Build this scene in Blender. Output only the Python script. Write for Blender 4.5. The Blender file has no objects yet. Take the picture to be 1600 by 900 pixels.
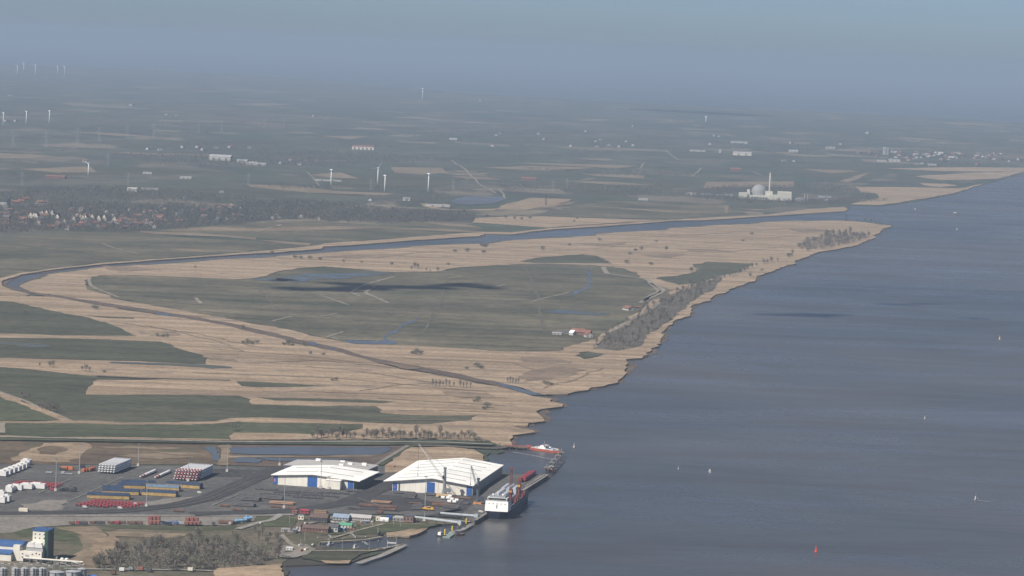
import bpy, math, random
import numpy as np
from mathutils import Vector, Matrix
from mathutils.geometry import delaunay_2d_cdt
R = math.radians
random.seed(7)
scene = bpy.context.scene
COL = scene.collection
# ------------------------------------------------------------------ camera, sky, sun, exposure
CAM_H, FOC = 466.0, 5000.0                       # metres above the river; focal length in photo pixels
PITCH, ROLL = math.atan(375.0 / FOC), R(2.2)
_F0 = Vector((0, math.cos(PITCH), -math.sin(PITCH)))
_U0 = Vector((0, math.sin(PITCH), math.cos(PITCH)))
_R0 = Vector((1, 0, 0))
CR = (_R0 * math.cos(ROLL) + _U0 * math.sin(ROLL)).normalized()
CU = (_U0 * math.cos(ROLL) - _R0 * math.sin(ROLL)).normalized()
CF = _F0
cam = bpy.data.cameras.new('camera')
cam.sensor_width = 36.0
cam.lens = 36.0 * FOC / 1600.0
cam.clip_start = 1.0
cam.clip_end = 200000.0
cam_o = bpy.data.objects.new('camera', cam)
COL.objects.link(cam_o)
_m = Matrix((CR, CU, -CF)).transposed().to_4x4()
_m.translation = (0, 0, CAM_H)
cam_o.matrix_world = _m
scene.camera = cam_o

world = bpy.data.worlds.new('World')
scene.world = world
world.use_nodes = True
_nt = world.node_tree
_bg = _nt.nodes['Background']
_sky = _nt.nodes.new('ShaderNodeTexSky')
_sky.sky_type = 'NISHITA'
_sky.sun_disc = False
SUN_EL, SUN_AZ = R(46), R(226)                    # azimuth clockwise from +Y: behind the camera, to the left
_sky.sun_elevation, _sky.sun_rotation = SUN_EL, SUN_AZ
_sky.air_density, _sky.dust_density, _sky.ozone_density, _sky.altitude = 0.5, 0.85, 4.0, 450
_nt.links.new(_sky.outputs[0], _bg.inputs[0])
_bg.inputs[1].default_value = 0.059
sun = bpy.data.lights.new('sun', 'SUN')
sun.energy, sun.angle, sun.color = 4.6, R(0.53), (1.0, 0.94, 0.85)
sun_o = bpy.data.objects.new('sun', sun)
COL.objects.link(sun_o)
_sd = Vector((math.sin(SUN_AZ) * math.cos(SUN_EL), math.cos(SUN_AZ) * math.cos(SUN_EL), math.sin(SUN_EL)))
sun_o.rotation_euler = _sd.to_track_quat('Z', 'Y').to_euler()
scene.view_settings.view_transform = 'Standard'
scene.view_settings.look = 'None'
scene.view_settings.exposure = 0.5
scene.view_settings.gamma = 1.0
scene.cycles.max_bounces = 5
scene.cycles.volume_bounces = 0
scene.cycles.use_denoising = True

def at(x, y, z=1.0):
    """ground point (height z) that the photo shows at pixel x, y"""
    d = CF * FOC + CR * (x - 800) + CU * (450 - y)
    t = (z - CAM_H) / d.z
    return Vector((d.x * t, d.y * t, z))

def mpp(x, y):
    """metres per photo pixel at that ground point"""
    p = at(x, y)
    return math.sqrt(p.x ** 2 + p.y ** 2 + CAM_H ** 2) / FOC

# ------------------------------------------------------------------ materials
def nodes_of(name):
    m = bpy.data.materials.new(name)
    m.use_nodes = True
    nt = m.node_tree
    b = nt.nodes['Principled BSDF']
    return m, nt, b

def ramp(nt, fac, stops):
    r = nt.nodes.new('ShaderNodeValToRGB')
    e = r.color_ramp.elements
    while len(e) < len(stops):
        e.new(0.5)
    for k, (p, c) in enumerate(stops):
        e[k].position = p
        e[k].color = (*c, 1)
    nt.links.new(fac, r.inputs[0])
    return r.outputs[0]

def noise(nt, scale, detail=4, rough=0.55, vec=None, dist=0.0):
    n = nt.nodes.new('ShaderNodeTexNoise')
    n.inputs['Scale'].default_value = scale
    n.inputs['Detail'].default_value = detail
    n.inputs['Roughness'].default_value = rough
    n.inputs['Distortion'].default_value = dist
    if vec is not None:
        nt.links.new(vec, n.inputs['Vector'])
    return n.outputs[0]

def coords(nt, scale=(1, 1, 1), rot=0.0):
    tc = nt.nodes.new('ShaderNodeTexCoord')
    mp = nt.nodes.new('ShaderNodeMapping')
    mp.inputs['Scale'].default_value = scale
    mp.inputs['Rotation'].default_value = (0, 0, rot)
    nt.links.new(tc.outputs['Object'], mp.inputs[0])
    return mp.outputs[0]

def mixc(nt, fac, a, b, mode='MIX'):
    m = nt.nodes.new('ShaderNodeMix')
    m.data_type = 'RGBA'
    m.blend_type = mode
    for s, v in ((m.inputs[0], fac), (m.inputs[6], a), (m.inputs[7], b)):
        if isinstance(v, (int, float)):
            s.default_value = v
        elif isinstance(v, tuple):
            s.default_value = (*v, 1) if len(v) == 3 else v
        else:
            nt.links.new(v, s)
    return m.outputs[2]

def bump(nt, b, h, strength, dist):
    n = nt.nodes.new('ShaderNodeBump')
    n.inputs['Strength'].default_value = strength
    n.inputs['Distance'].default_value = dist
    nt.links.new(h, n.inputs['Height'])
    nt.links.new(n.outputs[0], b.inputs['Normal'])

_mats = {}
def paint(name, c, rough=0.6, var=0.12, scale=0.25, metal=0.0):
    """a plain coat with a little dirt in it"""
    if name in _mats:
        return _mats[name]
    m, nt, b = nodes_of(name)
    n = noise(nt, scale, 5, 0.65, coords(nt))
    lo = tuple(v * (1 - var * 1.6) for v in c)
    hi = tuple(min(1, v * (1 + var * 0.7)) for v in c)
    nt.links.new(ramp(nt, n, [(0.3, lo), (0.62, hi)]), b.inputs['Base Color'])
    b.inputs['Roughness'].default_value = rough
    b.inputs['Metallic'].default_value = metal
    b.inputs['Specular IOR Level'].default_value = 0.3
    _mats[name] = m
    return m

def land_mat(name, cols, s1, s2, streak=0.0, bmp=0.0, rot=0.0, sx=1.0, s3=None, dark=None):
    """ground cover: broad patches x finer mottling (+ mowing streaks across)"""
    m, nt, b = nodes_of(name)
    v = coords(nt, (sx, 1, 1), rot)
    big = noise(nt, s1, 6, 0.6, v)
    fine = noise(nt, s2, 6, 0.7, v)
    ca = ramp(nt, big, [(0.30, cols[0]), (0.5, cols[1]), (0.68, cols[2])])
    cb = ramp(nt, fine, [(0.30, (0.62,) * 3), (0.5, (0.96,) * 3), (0.72, (1.30,) * 3)])
    c = mixc(nt, 1.0, ca, cb, 'MULTIPLY')
    if streak:
        st = noise(nt, 1.0, 3, 0.6, coords(nt, (0.0016, 0.03, 1), rot))
        c = mixc(nt, streak, c, ramp(nt, st, [(0.35, (0.55,) * 3), (0.65, (1.5,) * 3)]), 'MULTIPLY')
    if dark is not None:
        dn = noise(nt, s3, 7, 0.68, v)
        c = mixc(nt, ramp(nt, dn, [(0.52, (0, 0, 0)), (0.66, (0.9, 0.9, 0.9))]), c, dark)
    nt.links.new(c, b.inputs['Base Color'])
    b.inputs['Roughness'].default_value = 0.95
    b.inputs['Specular IOR Level'].default_value = 0.05
    if bmp:
        bump(nt, b, fine, 0.8, bmp)
    _mats[name] = m
    return m

M_GRASS = land_mat('pasture_grass', [(0.059, 0.061, 0.042), (0.074, 0.076, 0.051), (0.094, 0.089, 0.062)], 0.004, 0.05, 0.35)
M_GRASS2 = land_mat('meadow_grass', [(0.06, 0.066, 0.04), (0.076, 0.084, 0.05), (0.09, 0.093, 0.058)], 0.004, 0.06, 0.25)
M_MARSH = land_mat('old_pasture', [(0.062, 0.066, 0.043), (0.105, 0.096, 0.067), (0.152, 0.132, 0.091)], 0.0045, 0.05, 0.5)
M_REED = land_mat('dry_reed', [(0.247, 0.184, 0.126), (0.303, 0.228, 0.159), (0.344, 0.267, 0.188)], 0.012, 0.17, 0.55, 1.0, s3=0.012, dark=(0.185, 0.142, 0.108))
M_REED2 = land_mat('lodged_reed', [(0.156, 0.12, 0.091), (0.211, 0.16, 0.117), (0.258, 0.2, 0.142)], 0.012, 0.10, 0.4, 1.0)
M_MUD = land_mat('river_mud', [(0.088, 0.068, 0.057), (0.114, 0.088, 0.073), (0.141, 0.11, 0.088)], 0.02, 0.2)
M_SOIL = land_mat('bare_soil', [(0.085, 0.064, 0.047), (0.119, 0.089, 0.064), (0.153, 0.119, 0.081)], 0.012, 0.12, 0.5, s3=0.02, dark=(0.085, 0.09, 0.055))
M_SAND = land_mat('pale_sand', [(0.205, 0.15, 0.102), (0.26, 0.198, 0.137), (0.307, 0.239, 0.164)], 0.02, 0.12, 0.3)
M_STUB = land_mat('tan_stubble', [(0.155, 0.122, 0.087), (0.197, 0.155, 0.109), (0.232, 0.183, 0.132)], 0.006, 0.06, 0.3)
M_SCRUB = land_mat('scrub_floor', [(0.085, 0.083, 0.058), (0.12, 0.106, 0.079), (0.171, 0.142, 0.106)], 0.02, 0.15, s3=0.03, dark=(0.07, 0.085, 0.045))
M_WOODFLOOR = land_mat('wood_floor', [(0.086, 0.078, 0.064), (0.112, 0.101, 0.082), (0.145, 0.129, 0.107)], 0.02, 0.15)
M_YARD = land_mat('yard_asphalt', [(0.092, 0.088, 0.087), (0.105, 0.102, 0.1), (0.122, 0.117, 0.112)], 0.012, 0.15, 0.2)
M_ROAD = land_mat('dark_asphalt', [(0.053, 0.051, 0.053), (0.061, 0.060, 0.061), (0.071, 0.069, 0.069)], 0.02, 0.2)
M_CONC = land_mat('pale_concrete', [(0.208, 0.196, 0.176), (0.248, 0.232, 0.212), (0.288, 0.272, 0.248)], 0.03, 0.2)
M_GRAVEL = land_mat('gravel', [(0.170, 0.157, 0.140), (0.204, 0.187, 0.166), (0.238, 0.217, 0.191)], 0.02, 0.2)
M_PATH = land_mat('farm_track', [(0.21, 0.184, 0.15), (0.247, 0.217, 0.176), (0.285, 0.251, 0.203)], 0.02, 0.2)

def ground_mat():
    """marsh farmland seen from far: strips and blocks of pasture, ploughland and stubble with dark ditches"""
    m, nt, b = nodes_of('farmland')
    tc = nt.nodes.new('ShaderNodeTexCoord')
    nz = nt.nodes.new('ShaderNodeTexNoise'); nz.inputs['Scale'].default_value = 0.0006
    nt.links.new(tc.outputs['Object'], nz.inputs['Vector'])
    def cells(sx, sy, rot, wobble):
        v = coords(nt, (sx, sy, 1), rot)
        mx = nt.nodes.new('ShaderNodeVectorMath'); mx.operation = 'MULTIPLY_ADD'
        mx.inputs[1].default_value = (wobble, wobble, 0)
        nt.links.new(nz.outputs[1], mx.inputs[0]); nt.links.new(v, mx.inputs[2])
        vo = nt.nodes.new('ShaderNodeTexVoronoi')
        vo.distance = 'CHEBYCHEV'
        vo.inputs['Scale'].default_value = 1.0
        vo.inputs['Randomness'].default_value = 0.8
        nt.links.new(mx.outputs[0], vo.inputs['Vector'])
        sep = nt.nodes.new('ShaderNodeSeparateColor')
        nt.links.new(vo.outputs['Color'], sep.inputs[0])
        return sep.outputs
    fine, broad = cells(0.0042, 0.0026, R(14), 2.0), cells(0.0011, 0.0006, R(11), 1.2)
    c = ramp(nt, fine[0], [(0.0, (0.046, 0.058, 0.042)), (0.30, (0.062, 0.074, 0.052)), (0.58, (0.080, 0.088, 0.064)),
                           (0.74, (0.098, 0.092, 0.074)), (0.88, (0.15, 0.125, 0.098)), (0.97, (0.26, 0.21, 0.155))])
    c2 = ramp(nt, broad[0], [(0.0, (0.050, 0.064, 0.046)), (0.4, (0.072, 0.082, 0.058)), (0.75, (0.090, 0.092, 0.070)), (0.95, (0.14, 0.12, 0.095))])
    c = mixc(nt, 0.4, c, c2)
    c = mixc(nt, 1.0, c, ramp(nt, noise(nt, 0.009, 7, 0.7, coords(nt)), [(0.3, (0.62,) * 3), (0.7, (1.35,) * 3)]), 'MULTIPLY')
    # hedges, ditches and tree rows too far off to tell apart
    hn = noise(nt, 0.0030, 8, 0.75, coords(nt, (1, 0.8, 1)))
    c = mixc(nt, ramp(nt, hn, [(0.52, (0, 0, 0)), (0.58, (0.9,) * 3)]), c, (0.060, 0.055, 0.048))
    nt.links.new(c, b.inputs['Base Color'])
    b.inputs['Roughness'].default_value = 0.95
    b.inputs['Specular IOR Level'].default_value = 0.05
    return m
M_GROUND = ground_mat()

def water_mat(name, deep, lite, rough, wave, streak=True):
    m, nt, b = nodes_of(name)
    n1 = noise(nt, 1.0, 6, 0.62, coords(nt, (0.0008, 0.0009, 1), R(8)), 0.9)
    c = ramp(nt, n1, [(0.34, deep), (0.62, lite)])
    nt.links.new(c, b.inputs['Base Color'])
    b.inputs['IOR'].default_value = 1.33
    if streak:                                   # wind lanes: rougher and smoother water
        n2 = noise(nt, 1.0, 7, 0.68, coords(nt, (0.0018, 0.006, 1), R(-12)), 0.5)
        mr = nt.nodes.new('ShaderNodeMapRange')
        mr.inputs[1].default_value, mr.inputs[2].default_value = 0.32, 0.68
        mr.inputs[3].default_value, mr.inputs[4].default_value = rough * 0.68, rough * 1.25
        nt.links.new(n2, mr.inputs[0])
        nt.links.new(mr.outputs[0], b.inputs['Roughness'])
    else:
        b.inputs['Roughness'].default_value = rough
    w = nt.nodes.new('ShaderNodeTexNoise')
    w.inputs['Scale'].default_value = 0.10
    w.inputs['Detail'].default_value = 6
    w.inputs['Roughness'].default_value = 0.65
    nt.links.new(coords(nt, (0.7, 1, 1), R(20)), w.inputs['Vector'])
    bump(nt, b, w.outputs[0], wave, 1.6)
    return m
M_RIVER = water_mat('muddy_water', (0.046, 0.048, 0.050), (0.086, 0.077, 0.071), 0.32, 0.42)
M_POND = water_mat('still_water', (0.06, 0.06, 0.06), (0.075, 0.075, 0.073), 0.23, 0.2, False)

def flood_mat():
    """shallow flood on grazed marsh: strips of water between wet grass"""
    m, nt, b = nodes_of('flooded_grass')
    n = noise(nt, 1.0, 6, 0.65, coords(nt, (0.006, 0.028, 1), R(4)), 0.5)
    f = ramp(nt, n, [(0.42, (0, 0, 0)), (0.54, (1, 1, 1))])
    nt.links.new(mixc(nt, f, (0.082, 0.084, 0.062), (0.055, 0.058, 0.06)), b.inputs['Base Color'])
    mr = nt.nodes.new('ShaderNodeMapRange')
    mr.inputs[3].default_value, mr.inputs[4].default_value = 0.9, 0.2
    nt.links.new(f, mr.inputs[0]); nt.links.new(mr.outputs[0], b.inputs['Roughness'])
    b.inputs['IOR'].default_value = 1.33
    return m
M_FLOOD = flood_mat()

# ------------------------------------------------------------------ mesh helpers
def link(name, verts, faces, mats=None, parent=None, smooth=False, fmat=None):
    me = bpy.data.meshes.new(name)
    me.from_pydata([tuple(v) for v in verts], [], [tuple(f) for f in faces])
    if mats is not None:
        for m in (mats if isinstance(mats, (list, tuple)) else [mats]):
            me.materials.append(m)
    if fmat is not None:
        me.polygons.foreach_set('material_index', fmat)
    if smooth:
        me.polygons.foreach_set('use_smooth', [True] * len(me.polygons))
    me.update()
    o = bpy.data.objects.new(name, me)
    COL.objects.link(o)
    if parent is not None:
        o.parent = parent
    return o

def tag(o, label=None, cat=None, group=None, kind=None):
    for k, v in (('label', label), ('category', cat), ('group', group), ('kind', kind)):
        if v:
            o[k] = v
    return o

def empty(name, loc, rz=0.0, label=None, cat=None, group=None):
    o = bpy.data.objects.new(name, None)
    COL.objects.link(o)
    o.location = loc
    o.rotation_euler = (0, 0, rz)
    o.empty_display_size = 1
    return tag(o, label, cat, group)

def kids(o):
    return [c for c in COL.objects if c.parent == o]

def copy_tree(o, loc, rz=None, label=None, scale=None, children=None):
    c = o.copy()
    COL.objects.link(c)
    c.location = loc
    if rz is not None:
        c.rotation_euler = (0, 0, rz)
    if scale is not None:
        c.scale = scale if isinstance(scale, (tuple, list)) else (scale,) * 3
    if label:
        c['label'] = label
    for ch in o.children:
        d = ch.copy()
        COL.objects.link(d)
        d.parent = c
        for g in ch.children:
            e = g.copy()
            COL.objects.link(e)
            e.parent = d
    return c

class MB:
    """collects simple solids into one mesh"""
    def __init__(s):
        s.v, s.f, s.m = [], [], []
        s.mi = 0
    def face(s, pts):
        n = len(s.v)
        s.v += [tuple(p) for p in pts]
        s.f.append(tuple(range(n, n + len(pts))))
        s.m.append(s.mi)
        return s
    def add(s, vs, fs):
        n = len(s.v)
        s.v += [tuple(p) for p in vs]
        s.f += [tuple(i + n for i in f) for f in fs]
        s.m += [s.mi] * len(fs)
        return s
    def box(s, x0, x1, y0, y1, z0, z1):
        vs = [(x0, y0, z0), (x1, y0, z0), (x1, y1, z0), (x0, y1, z0), (x0, y0, z1), (x1, y0, z1), (x1, y1, z1), (x0, y1, z1)]
        return s.add(vs, [(0, 3, 2, 1), (4, 5, 6, 7), (0, 1, 5, 4), (1, 2, 6, 5), (2, 3, 7, 6), (3, 0, 4, 7)])
    def tube(s, a, b, ra, rb=None, n=6, cap=True):
        a, b = Vector(a), Vector(b)
        rb = ra if rb is None else rb
        d = (b - a).normalized()
        u = d.cross(Vector((0, 0, 1)) if abs(d.z) < 0.9 else Vector((1, 0, 0))).normalized()
        w = d.cross(u)
        vs = []
        for c, r in ((a, ra), (b, rb)):
            for k in range(n):
                t = 2 * math.pi * k / n
                vs.append(c + (u * math.cos(t) + w * math.sin(t)) * r)
        fs = [(k, n + k, n + (k + 1) % n, (k + 1) % n)[::-1] for k in range(n)]
        if cap:
            fs += [tuple(range(n))[::-1], tuple(range(n, 2 * n))]
        return s.add(vs, [tuple(f) for f in fs])
    def lathe(s, prof, n=16, c=(0, 0, 0)):
        vs, fs = [], []
        for r, z in prof:
            for k in range(n):
                t = 2 * math.pi * k / n
                vs.append((c[0] + r * math.cos(t), c[1] + r * math.sin(t), c[2] + z))
        for j in range(len(prof) - 1):
            for k in range(n):
                fs.append((j * n + k, j * n + (k + 1) % n, (j + 1) * n + (k + 1) % n, (j + 1) * n + k))
        fs.append(tuple(range(n))[::-1])
        fs.append(tuple(range((len(prof) - 1) * n, len(prof) * n)))
        return s.add(vs, fs)
    def extrude(s, poly, axis, a, b):
        """poly of (p, q) pairs swept along an axis 'x' or 'y' or 'z' from a to b"""
        n = len(poly)
        def P(p, q, t):
            return {'x': (t, p, q), 'y': (p, t, q), 'z': (p, q, t)}[axis]
        vs = [P(p, q, a) for p, q in poly] + [P(p, q, b) for p, q in poly]
        fs = [(k, (k + 1) % n, n + (k + 1) % n, n + k) for k in range(n)] + [tuple(range(n))[::-1], tuple(range(n, 2 * n))]
        return s.add(vs, fs)
    def loft(s, rings):
        n = len(rings[0])
        vs = [p for r in rings for p in r]
        fs = []
        for j in range(len(rings) - 1):
            for k in range(n):
                fs.append((j * n + k, j * n + (k + 1) % n, (j + 1) * n + (k + 1) % n, (j + 1) * n + k))
        fs += [tuple(range(n))[::-1], tuple(range((len(rings) - 1) * n, len(rings) * n))]
        return s.add(vs, fs)
    def build(s, name, mats, parent=None, smooth=False):
        return link(name, s.v, s.f, mats, parent, smooth, s.m if isinstance(mats, (list, tuple)) and len(mats) > 1 else None)

# ------------------------------------------------------------------ ground sheets
def rough_line(pts, step, amp, seed, closed=True):
    """a polyline given wobble: natural edges"""
    rnd = random.Random(seed)
    ph = [(rnd.uniform(0, 6.28), rnd.uniform(0.7, 1.4)) for _ in range(4)]
    out = []
    n = len(pts)
    s = 0.0
    for k in range(n if closed else n - 1):
        a, b = pts[k], pts[(k + 1) % n]
        d = b - a
        L = d.length
        q = max(1, min(60, int(L / step)))
        nn = Vector((-d.y, d.x, 0)).normalized() if L > 0 else Vector((0, 0, 0))
        for j in range(q):
            t = j / q
            w = sum(math.sin((s + t * L) / (step * sc_) * f + p) / (i + 1) for i, ((p, f), sc_) in enumerate(zip(ph, (2.6, 1.1, 0.55, 0.31))))
            fade = min(1, 4 * t * (1 - t) + 0.3)
            out.append(a + d * t + nn * amp * 0.5 * (w + rnd.uniform(-0.6, 0.6)) * fade)
        s += L
    if not closed:
        out.append(pts[-1])
    return out

def sheet(name, px, m, z=1.3, z0=None, step=None, amp=None, holes=(), kind='structure', seed=None, label=None, world=False):
    """flat ground cover bounded by photo-measured outlines; with z0 it is a slab with sides"""
    seed = seed if seed is not None else int(abs(px[0][0] * 13 + px[0][1] * 7)) % 9999
    loops = []
    for i, L in enumerate([px] + list(holes)):
        p = [Vector((q[0], q[1], z)) if world else at(q[0], q[1], z) for q in L]
        if amp:
            p = rough_line(p, step, amp, int(abs(L[0][0] * 13 + L[0][1] * 7)) % 9999)
        loops.append(p)
    vs = [v for L in loops for v in L]
    edges, o = [], 0
    for L in loops:
        edges += [(o + k, o + (k + 1) % len(L)) for k in range(len(L))]
        o += len(L)
    ox, oy = vs[0].x, vs[0].y
    cv, _, cf, _, _, _ = delaunay_2d_cdt([Vector((v.x - ox, v.y - oy)) for v in vs], edges, [], 0, 1e-3)
    cvn = np.array([(v.x, v.y) for v in cv])
    tri = np.array([tuple(f) for f in cf])
    cen = cvn[tri].mean(1)
    inside = np.zeros(len(tri), bool)
    for i, L in enumerate(loops):
        q = np.array([(v.x - ox, v.y - oy) for v in L])
        r = np.roll(q, -1, 0)
        hit = np.zeros(len(tri), bool)
        for (x1, y1), (x2, y2) in zip(q, r):
            if y1 != y2:
                c = ((y1 > cen[:, 1]) != (y2 > cen[:, 1])) & (cen[:, 0] < (x2 - x1) * (cen[:, 1] - y1) / (y2 - y1) + x1)
                hit ^= c
        inside = hit if i == 0 else inside & ~hit
    tv = [Vector((v.x + ox, v.y + oy, z)) for v in cv]
    fs = []
    for t in tri[inside]:
        p, q, r = (tv[i] for i in t)
        cr = (q.x - p.x) * (r.y - p.y) - (q.y - p.y) * (r.x - p.x)
        fs.append(tuple(int(i) for i in t) if cr > 0 else tuple(int(i) for i in reversed(t)))
    side = vs
    vs = tv
    if z0 is not None:
        base = len(vs)
        vs = vs + [Vector((v.x, v.y, z)) for v in side] + [Vector((v.x, v.y, z0)) for v in side]
        n2, o = len(side), 0
        for L in loops:
            n = len(L)
            for k in range(n):
                p, q = o + k, o + (k + 1) % n
                fs.append((base + p, base + q, base + n2 + q, base + n2 + p))
            o += n
    ob = link(name, vs, fs, m)
    return tag(ob, label=label, kind=kind)

def strip(name, px, width, m, z=1.6, kind='structure', wpx=None, step=None, amp=None):
    """a band of given width in metres along a photo-measured line"""
    p = [at(x, y, z) for x, y in px]
    if amp:
        p = rough_line(p, step, amp, int(px[0][0] * 5 + px[0][1]) % 999, False)
    vs, fs = [], []
    for k, q in enumerate(p):
        d = (p[min(k + 1, len(p) - 1)] - p[max(k - 1, 0)])
        d.z = 0
        d.normalize()
        n = Vector((-d.y, d.x, 0)) * (width / 2)
        vs += [q + n, q - n]
        if k:
            fs.append((2 * k - 2, 2 * k - 1, 2 * k + 1, 2 * k))
    return tag(link(name, vs, fs, m), kind=kind)
# ================================================================== THE SETTING
# the river and the sea beyond the coast: one sheet to the horizon
tag(link('river', [(-42000, -500, 0), (42000, -500, 0), (42000, 92000, 0), (-42000, 92000, 0)], [(0, 1, 2, 3)], M_RIVER), kind='structure')

SHORE_S = [(425, 1000), (437, 905), (445, 884), (470, 883), (510, 882), (548, 880), (565, 873), (590, 866), (618, 860), (633, 849),
           (625, 848), (612, 852), (592, 856), (560, 857), (520, 856), (498, 852), (500, 846), (530, 845), (570, 842), (588, 839),
           (598, 835), (603, 837), (622, 840), (640, 838), (658, 833), (668, 827), (673, 822), (690, 820), (735, 818)]
SHORE_N = [(797, 741), (765, 729), (757, 722), (760, 712), (766, 708), (778, 709), (789, 706), (786, 702), (800, 699),
           (800, 694), (794, 687), (800, 683), (798, 680), (833, 675), (831, 672), (812, 668), (797, 665), (825, 665), (826, 661), (852, 658),
           (850, 653), (842, 647), (847, 639), (878, 635), (878, 631), (856, 627), (861, 623), (844, 619)]
SHORE_I = [(886, 615), (920, 609), (950, 600), (965, 594), (976, 585), (982, 568), (976, 561), (1002, 559), (1017, 549),
           (1025, 538), (1036, 525), (1040, 510), (1059, 499), (1077, 491), (1081, 478), (1096, 472), (1115, 463), (1134, 456), (1137, 452),
           (1164, 444), (1194, 427), (1227, 416), (1250, 405), (1271, 396), (1299, 390), (1332, 385), (1362, 373), (1375, 361), (1391, 352)]
BANK_IN = [(1337, 345), (1312, 344), (1237, 345), (1187, 347), (1175, 349), (1125, 351), (1050, 356), (1042, 359), (975, 362), (932, 365),
           (927, 368), (850, 372), (800, 375), (762, 380), (766, 386), (754, 385), (750, 380), (712, 381), (650, 384), (600, 389), (537, 392),
           (500, 395), (397, 403), (375, 403), (281, 410), (162, 417), (103, 424), (75, 430), (47, 438), (33, 444), (41, 450), (72, 459)]
BANK_OUT = [(47, 458), (19, 451), (6, 444), (6, 439), (31, 430), (94, 421), (156, 414), (281, 405), (375, 398), (425, 396), (500, 390),
            (505, 386), (550, 384), (650, 376), (750, 370), (757, 366), (800, 367), (865, 359), (950, 354), (1050, 346), (1100, 345), (1162, 341),
            (1225, 337), (1320, 331), (1327, 327), (1325, 321), (1377, 322), (1420, 316), (1462, 309), (1497, 302), (1520, 292), (1560, 282),
            (1600, 271), (1700, 245)]
COAST = [(1700, 196), (1600, 192), (1450, 183), (1330, 177), (1200, 171), (1080, 166), (1000, 161), (900, 156), (800, 150), (700, 143), (600, 136),
         (480, 124), (380, 117), (300, 113), (200, 108), (100, 104), (0, 100), (-120, 96), (-260, 91)]
def px_wobble(L, step, amp):
    return L
LANDPX = SHORE_S + [(797, 741)][:0] + SHORE_N + SHORE_I + BANK_IN + BANK_OUT + COAST + [(-260, 200), (-260, 500), (-260, 1000)]
sheet('ground', LANDPX, M_GROUND, z=1.0, z0=-0.5, step=22, amp=7)

def inset(L, dx, dy):
    return [(x + dx, y + dy) for x, y in L]

# ---- pastures
P_ISLAND = [(138, 433), (156, 430), (219, 430), (369, 436), (394, 435), (420, 429), (462, 419), (509, 416), (572, 421), (600, 424), (640, 425), (681, 424),
            (728, 417), (775, 414), (853, 412), (900, 413), (957, 416), (976, 419), (1002, 431), (1017, 442), (1055, 454), (1040, 462), (1020, 470),
            (1005, 481), (980, 501), (946, 520), (930, 527), (905, 537), (875, 548), (790, 549), (681, 542), (625, 539), (556, 538), (503, 527), (437, 513),
            (375, 501), (297, 488), (219, 473), (175, 466), (156, 458), (137, 450), (131, 439)]
P_NORTHSTRIP = [(811, 408), (856, 401), (912, 397), (931, 399), (958, 412), (912, 411), (837, 411)]
P_EAST = [(1025, 434), (1059, 431), (1092, 422), (1081, 413), (1107, 409), (1179, 412), (1160, 423), (1119, 434), (1085, 443), (1059, 445)]
P_CELL = [(897, 555), (920, 549), (946, 552), (912, 561)]
PA = [(-200, 464), (0, 470), (19, 471), (62, 480), (131, 494), (169, 505), (194, 514), (219, 525), (125, 524), (0, 521), (-200, 517)]
PB = [(-200, 524), (0, 527), (94, 528), (250, 533), (281, 544), (328, 555), (322, 569), (219, 564), (0, 559), (-200, 553)]
PC = [(-200, 562), (0, 573), (62, 578), (141, 586), (210, 589), (281, 591), (240, 593), (150, 593), (148, 600), (137, 608), (134, 616), (375, 618), (394, 623), (394, 631), (500, 634),
      (587, 634), (594, 644), (666, 648), (747, 649), (737, 656), (669, 662), (556, 659), (406, 652), (359, 653), (337, 658), (187, 660), (109, 657),
      (94, 650), (62, 637), (31, 623), (0, 612), (-200, 596)]
PD = [(-200, 602), (0, 616), (62, 642), (97, 656), (12, 658), (-200, 650)]
PE = [(-200, 656), (12, 660), (109, 661), (187, 663), (337, 662), (375, 658), (500, 661), (566, 662), (566, 669), (487, 678), (400, 676), (366, 676), (362, 687), (187, 683), (0, 680), (-200, 677)]
PF = [(369, 595), (437, 598), (500, 602), (587, 603), (400, 605), (381, 603)]
PG = [(400, 621), (500, 622), (620, 627), (600, 630), (430, 626)]
PH = [(131, 492), (210, 496), (209, 498), (170, 497)]
WOODF = [(925, 545), (948, 523), (984, 503), (1012, 484), (1030, 470), (1060, 456), (1085, 447), (1105, 438), (1130, 436), (1120, 447), (1095, 463), (1072, 477), (1062, 492), (1034, 508), (1012, 528),
         (990, 543), (965, 548), (940, 545)]
sheet('pasture', P_ISLAND, M_MARSH, z=1.6, step=40, amp=10)
for P in (P_NORTHSTRIP, P_EAST, P_CELL):
    sheet('pasture', P, M_GRASS, z=1.6, step=40, amp=10)
for P in (PA, PB, PC, PF, PG, PH):
    sheet('pasture', P, M_GRASS, z=1.6, step=40, amp=6)
for P in (PD, PE):
    sheet('pasture', P, M_GRASS2, z=1.6, step=40, amp=6)
sheet('wood_floor', WOODF, M_WOODFLOOR, z=1.7, step=40, amp=8)

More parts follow.
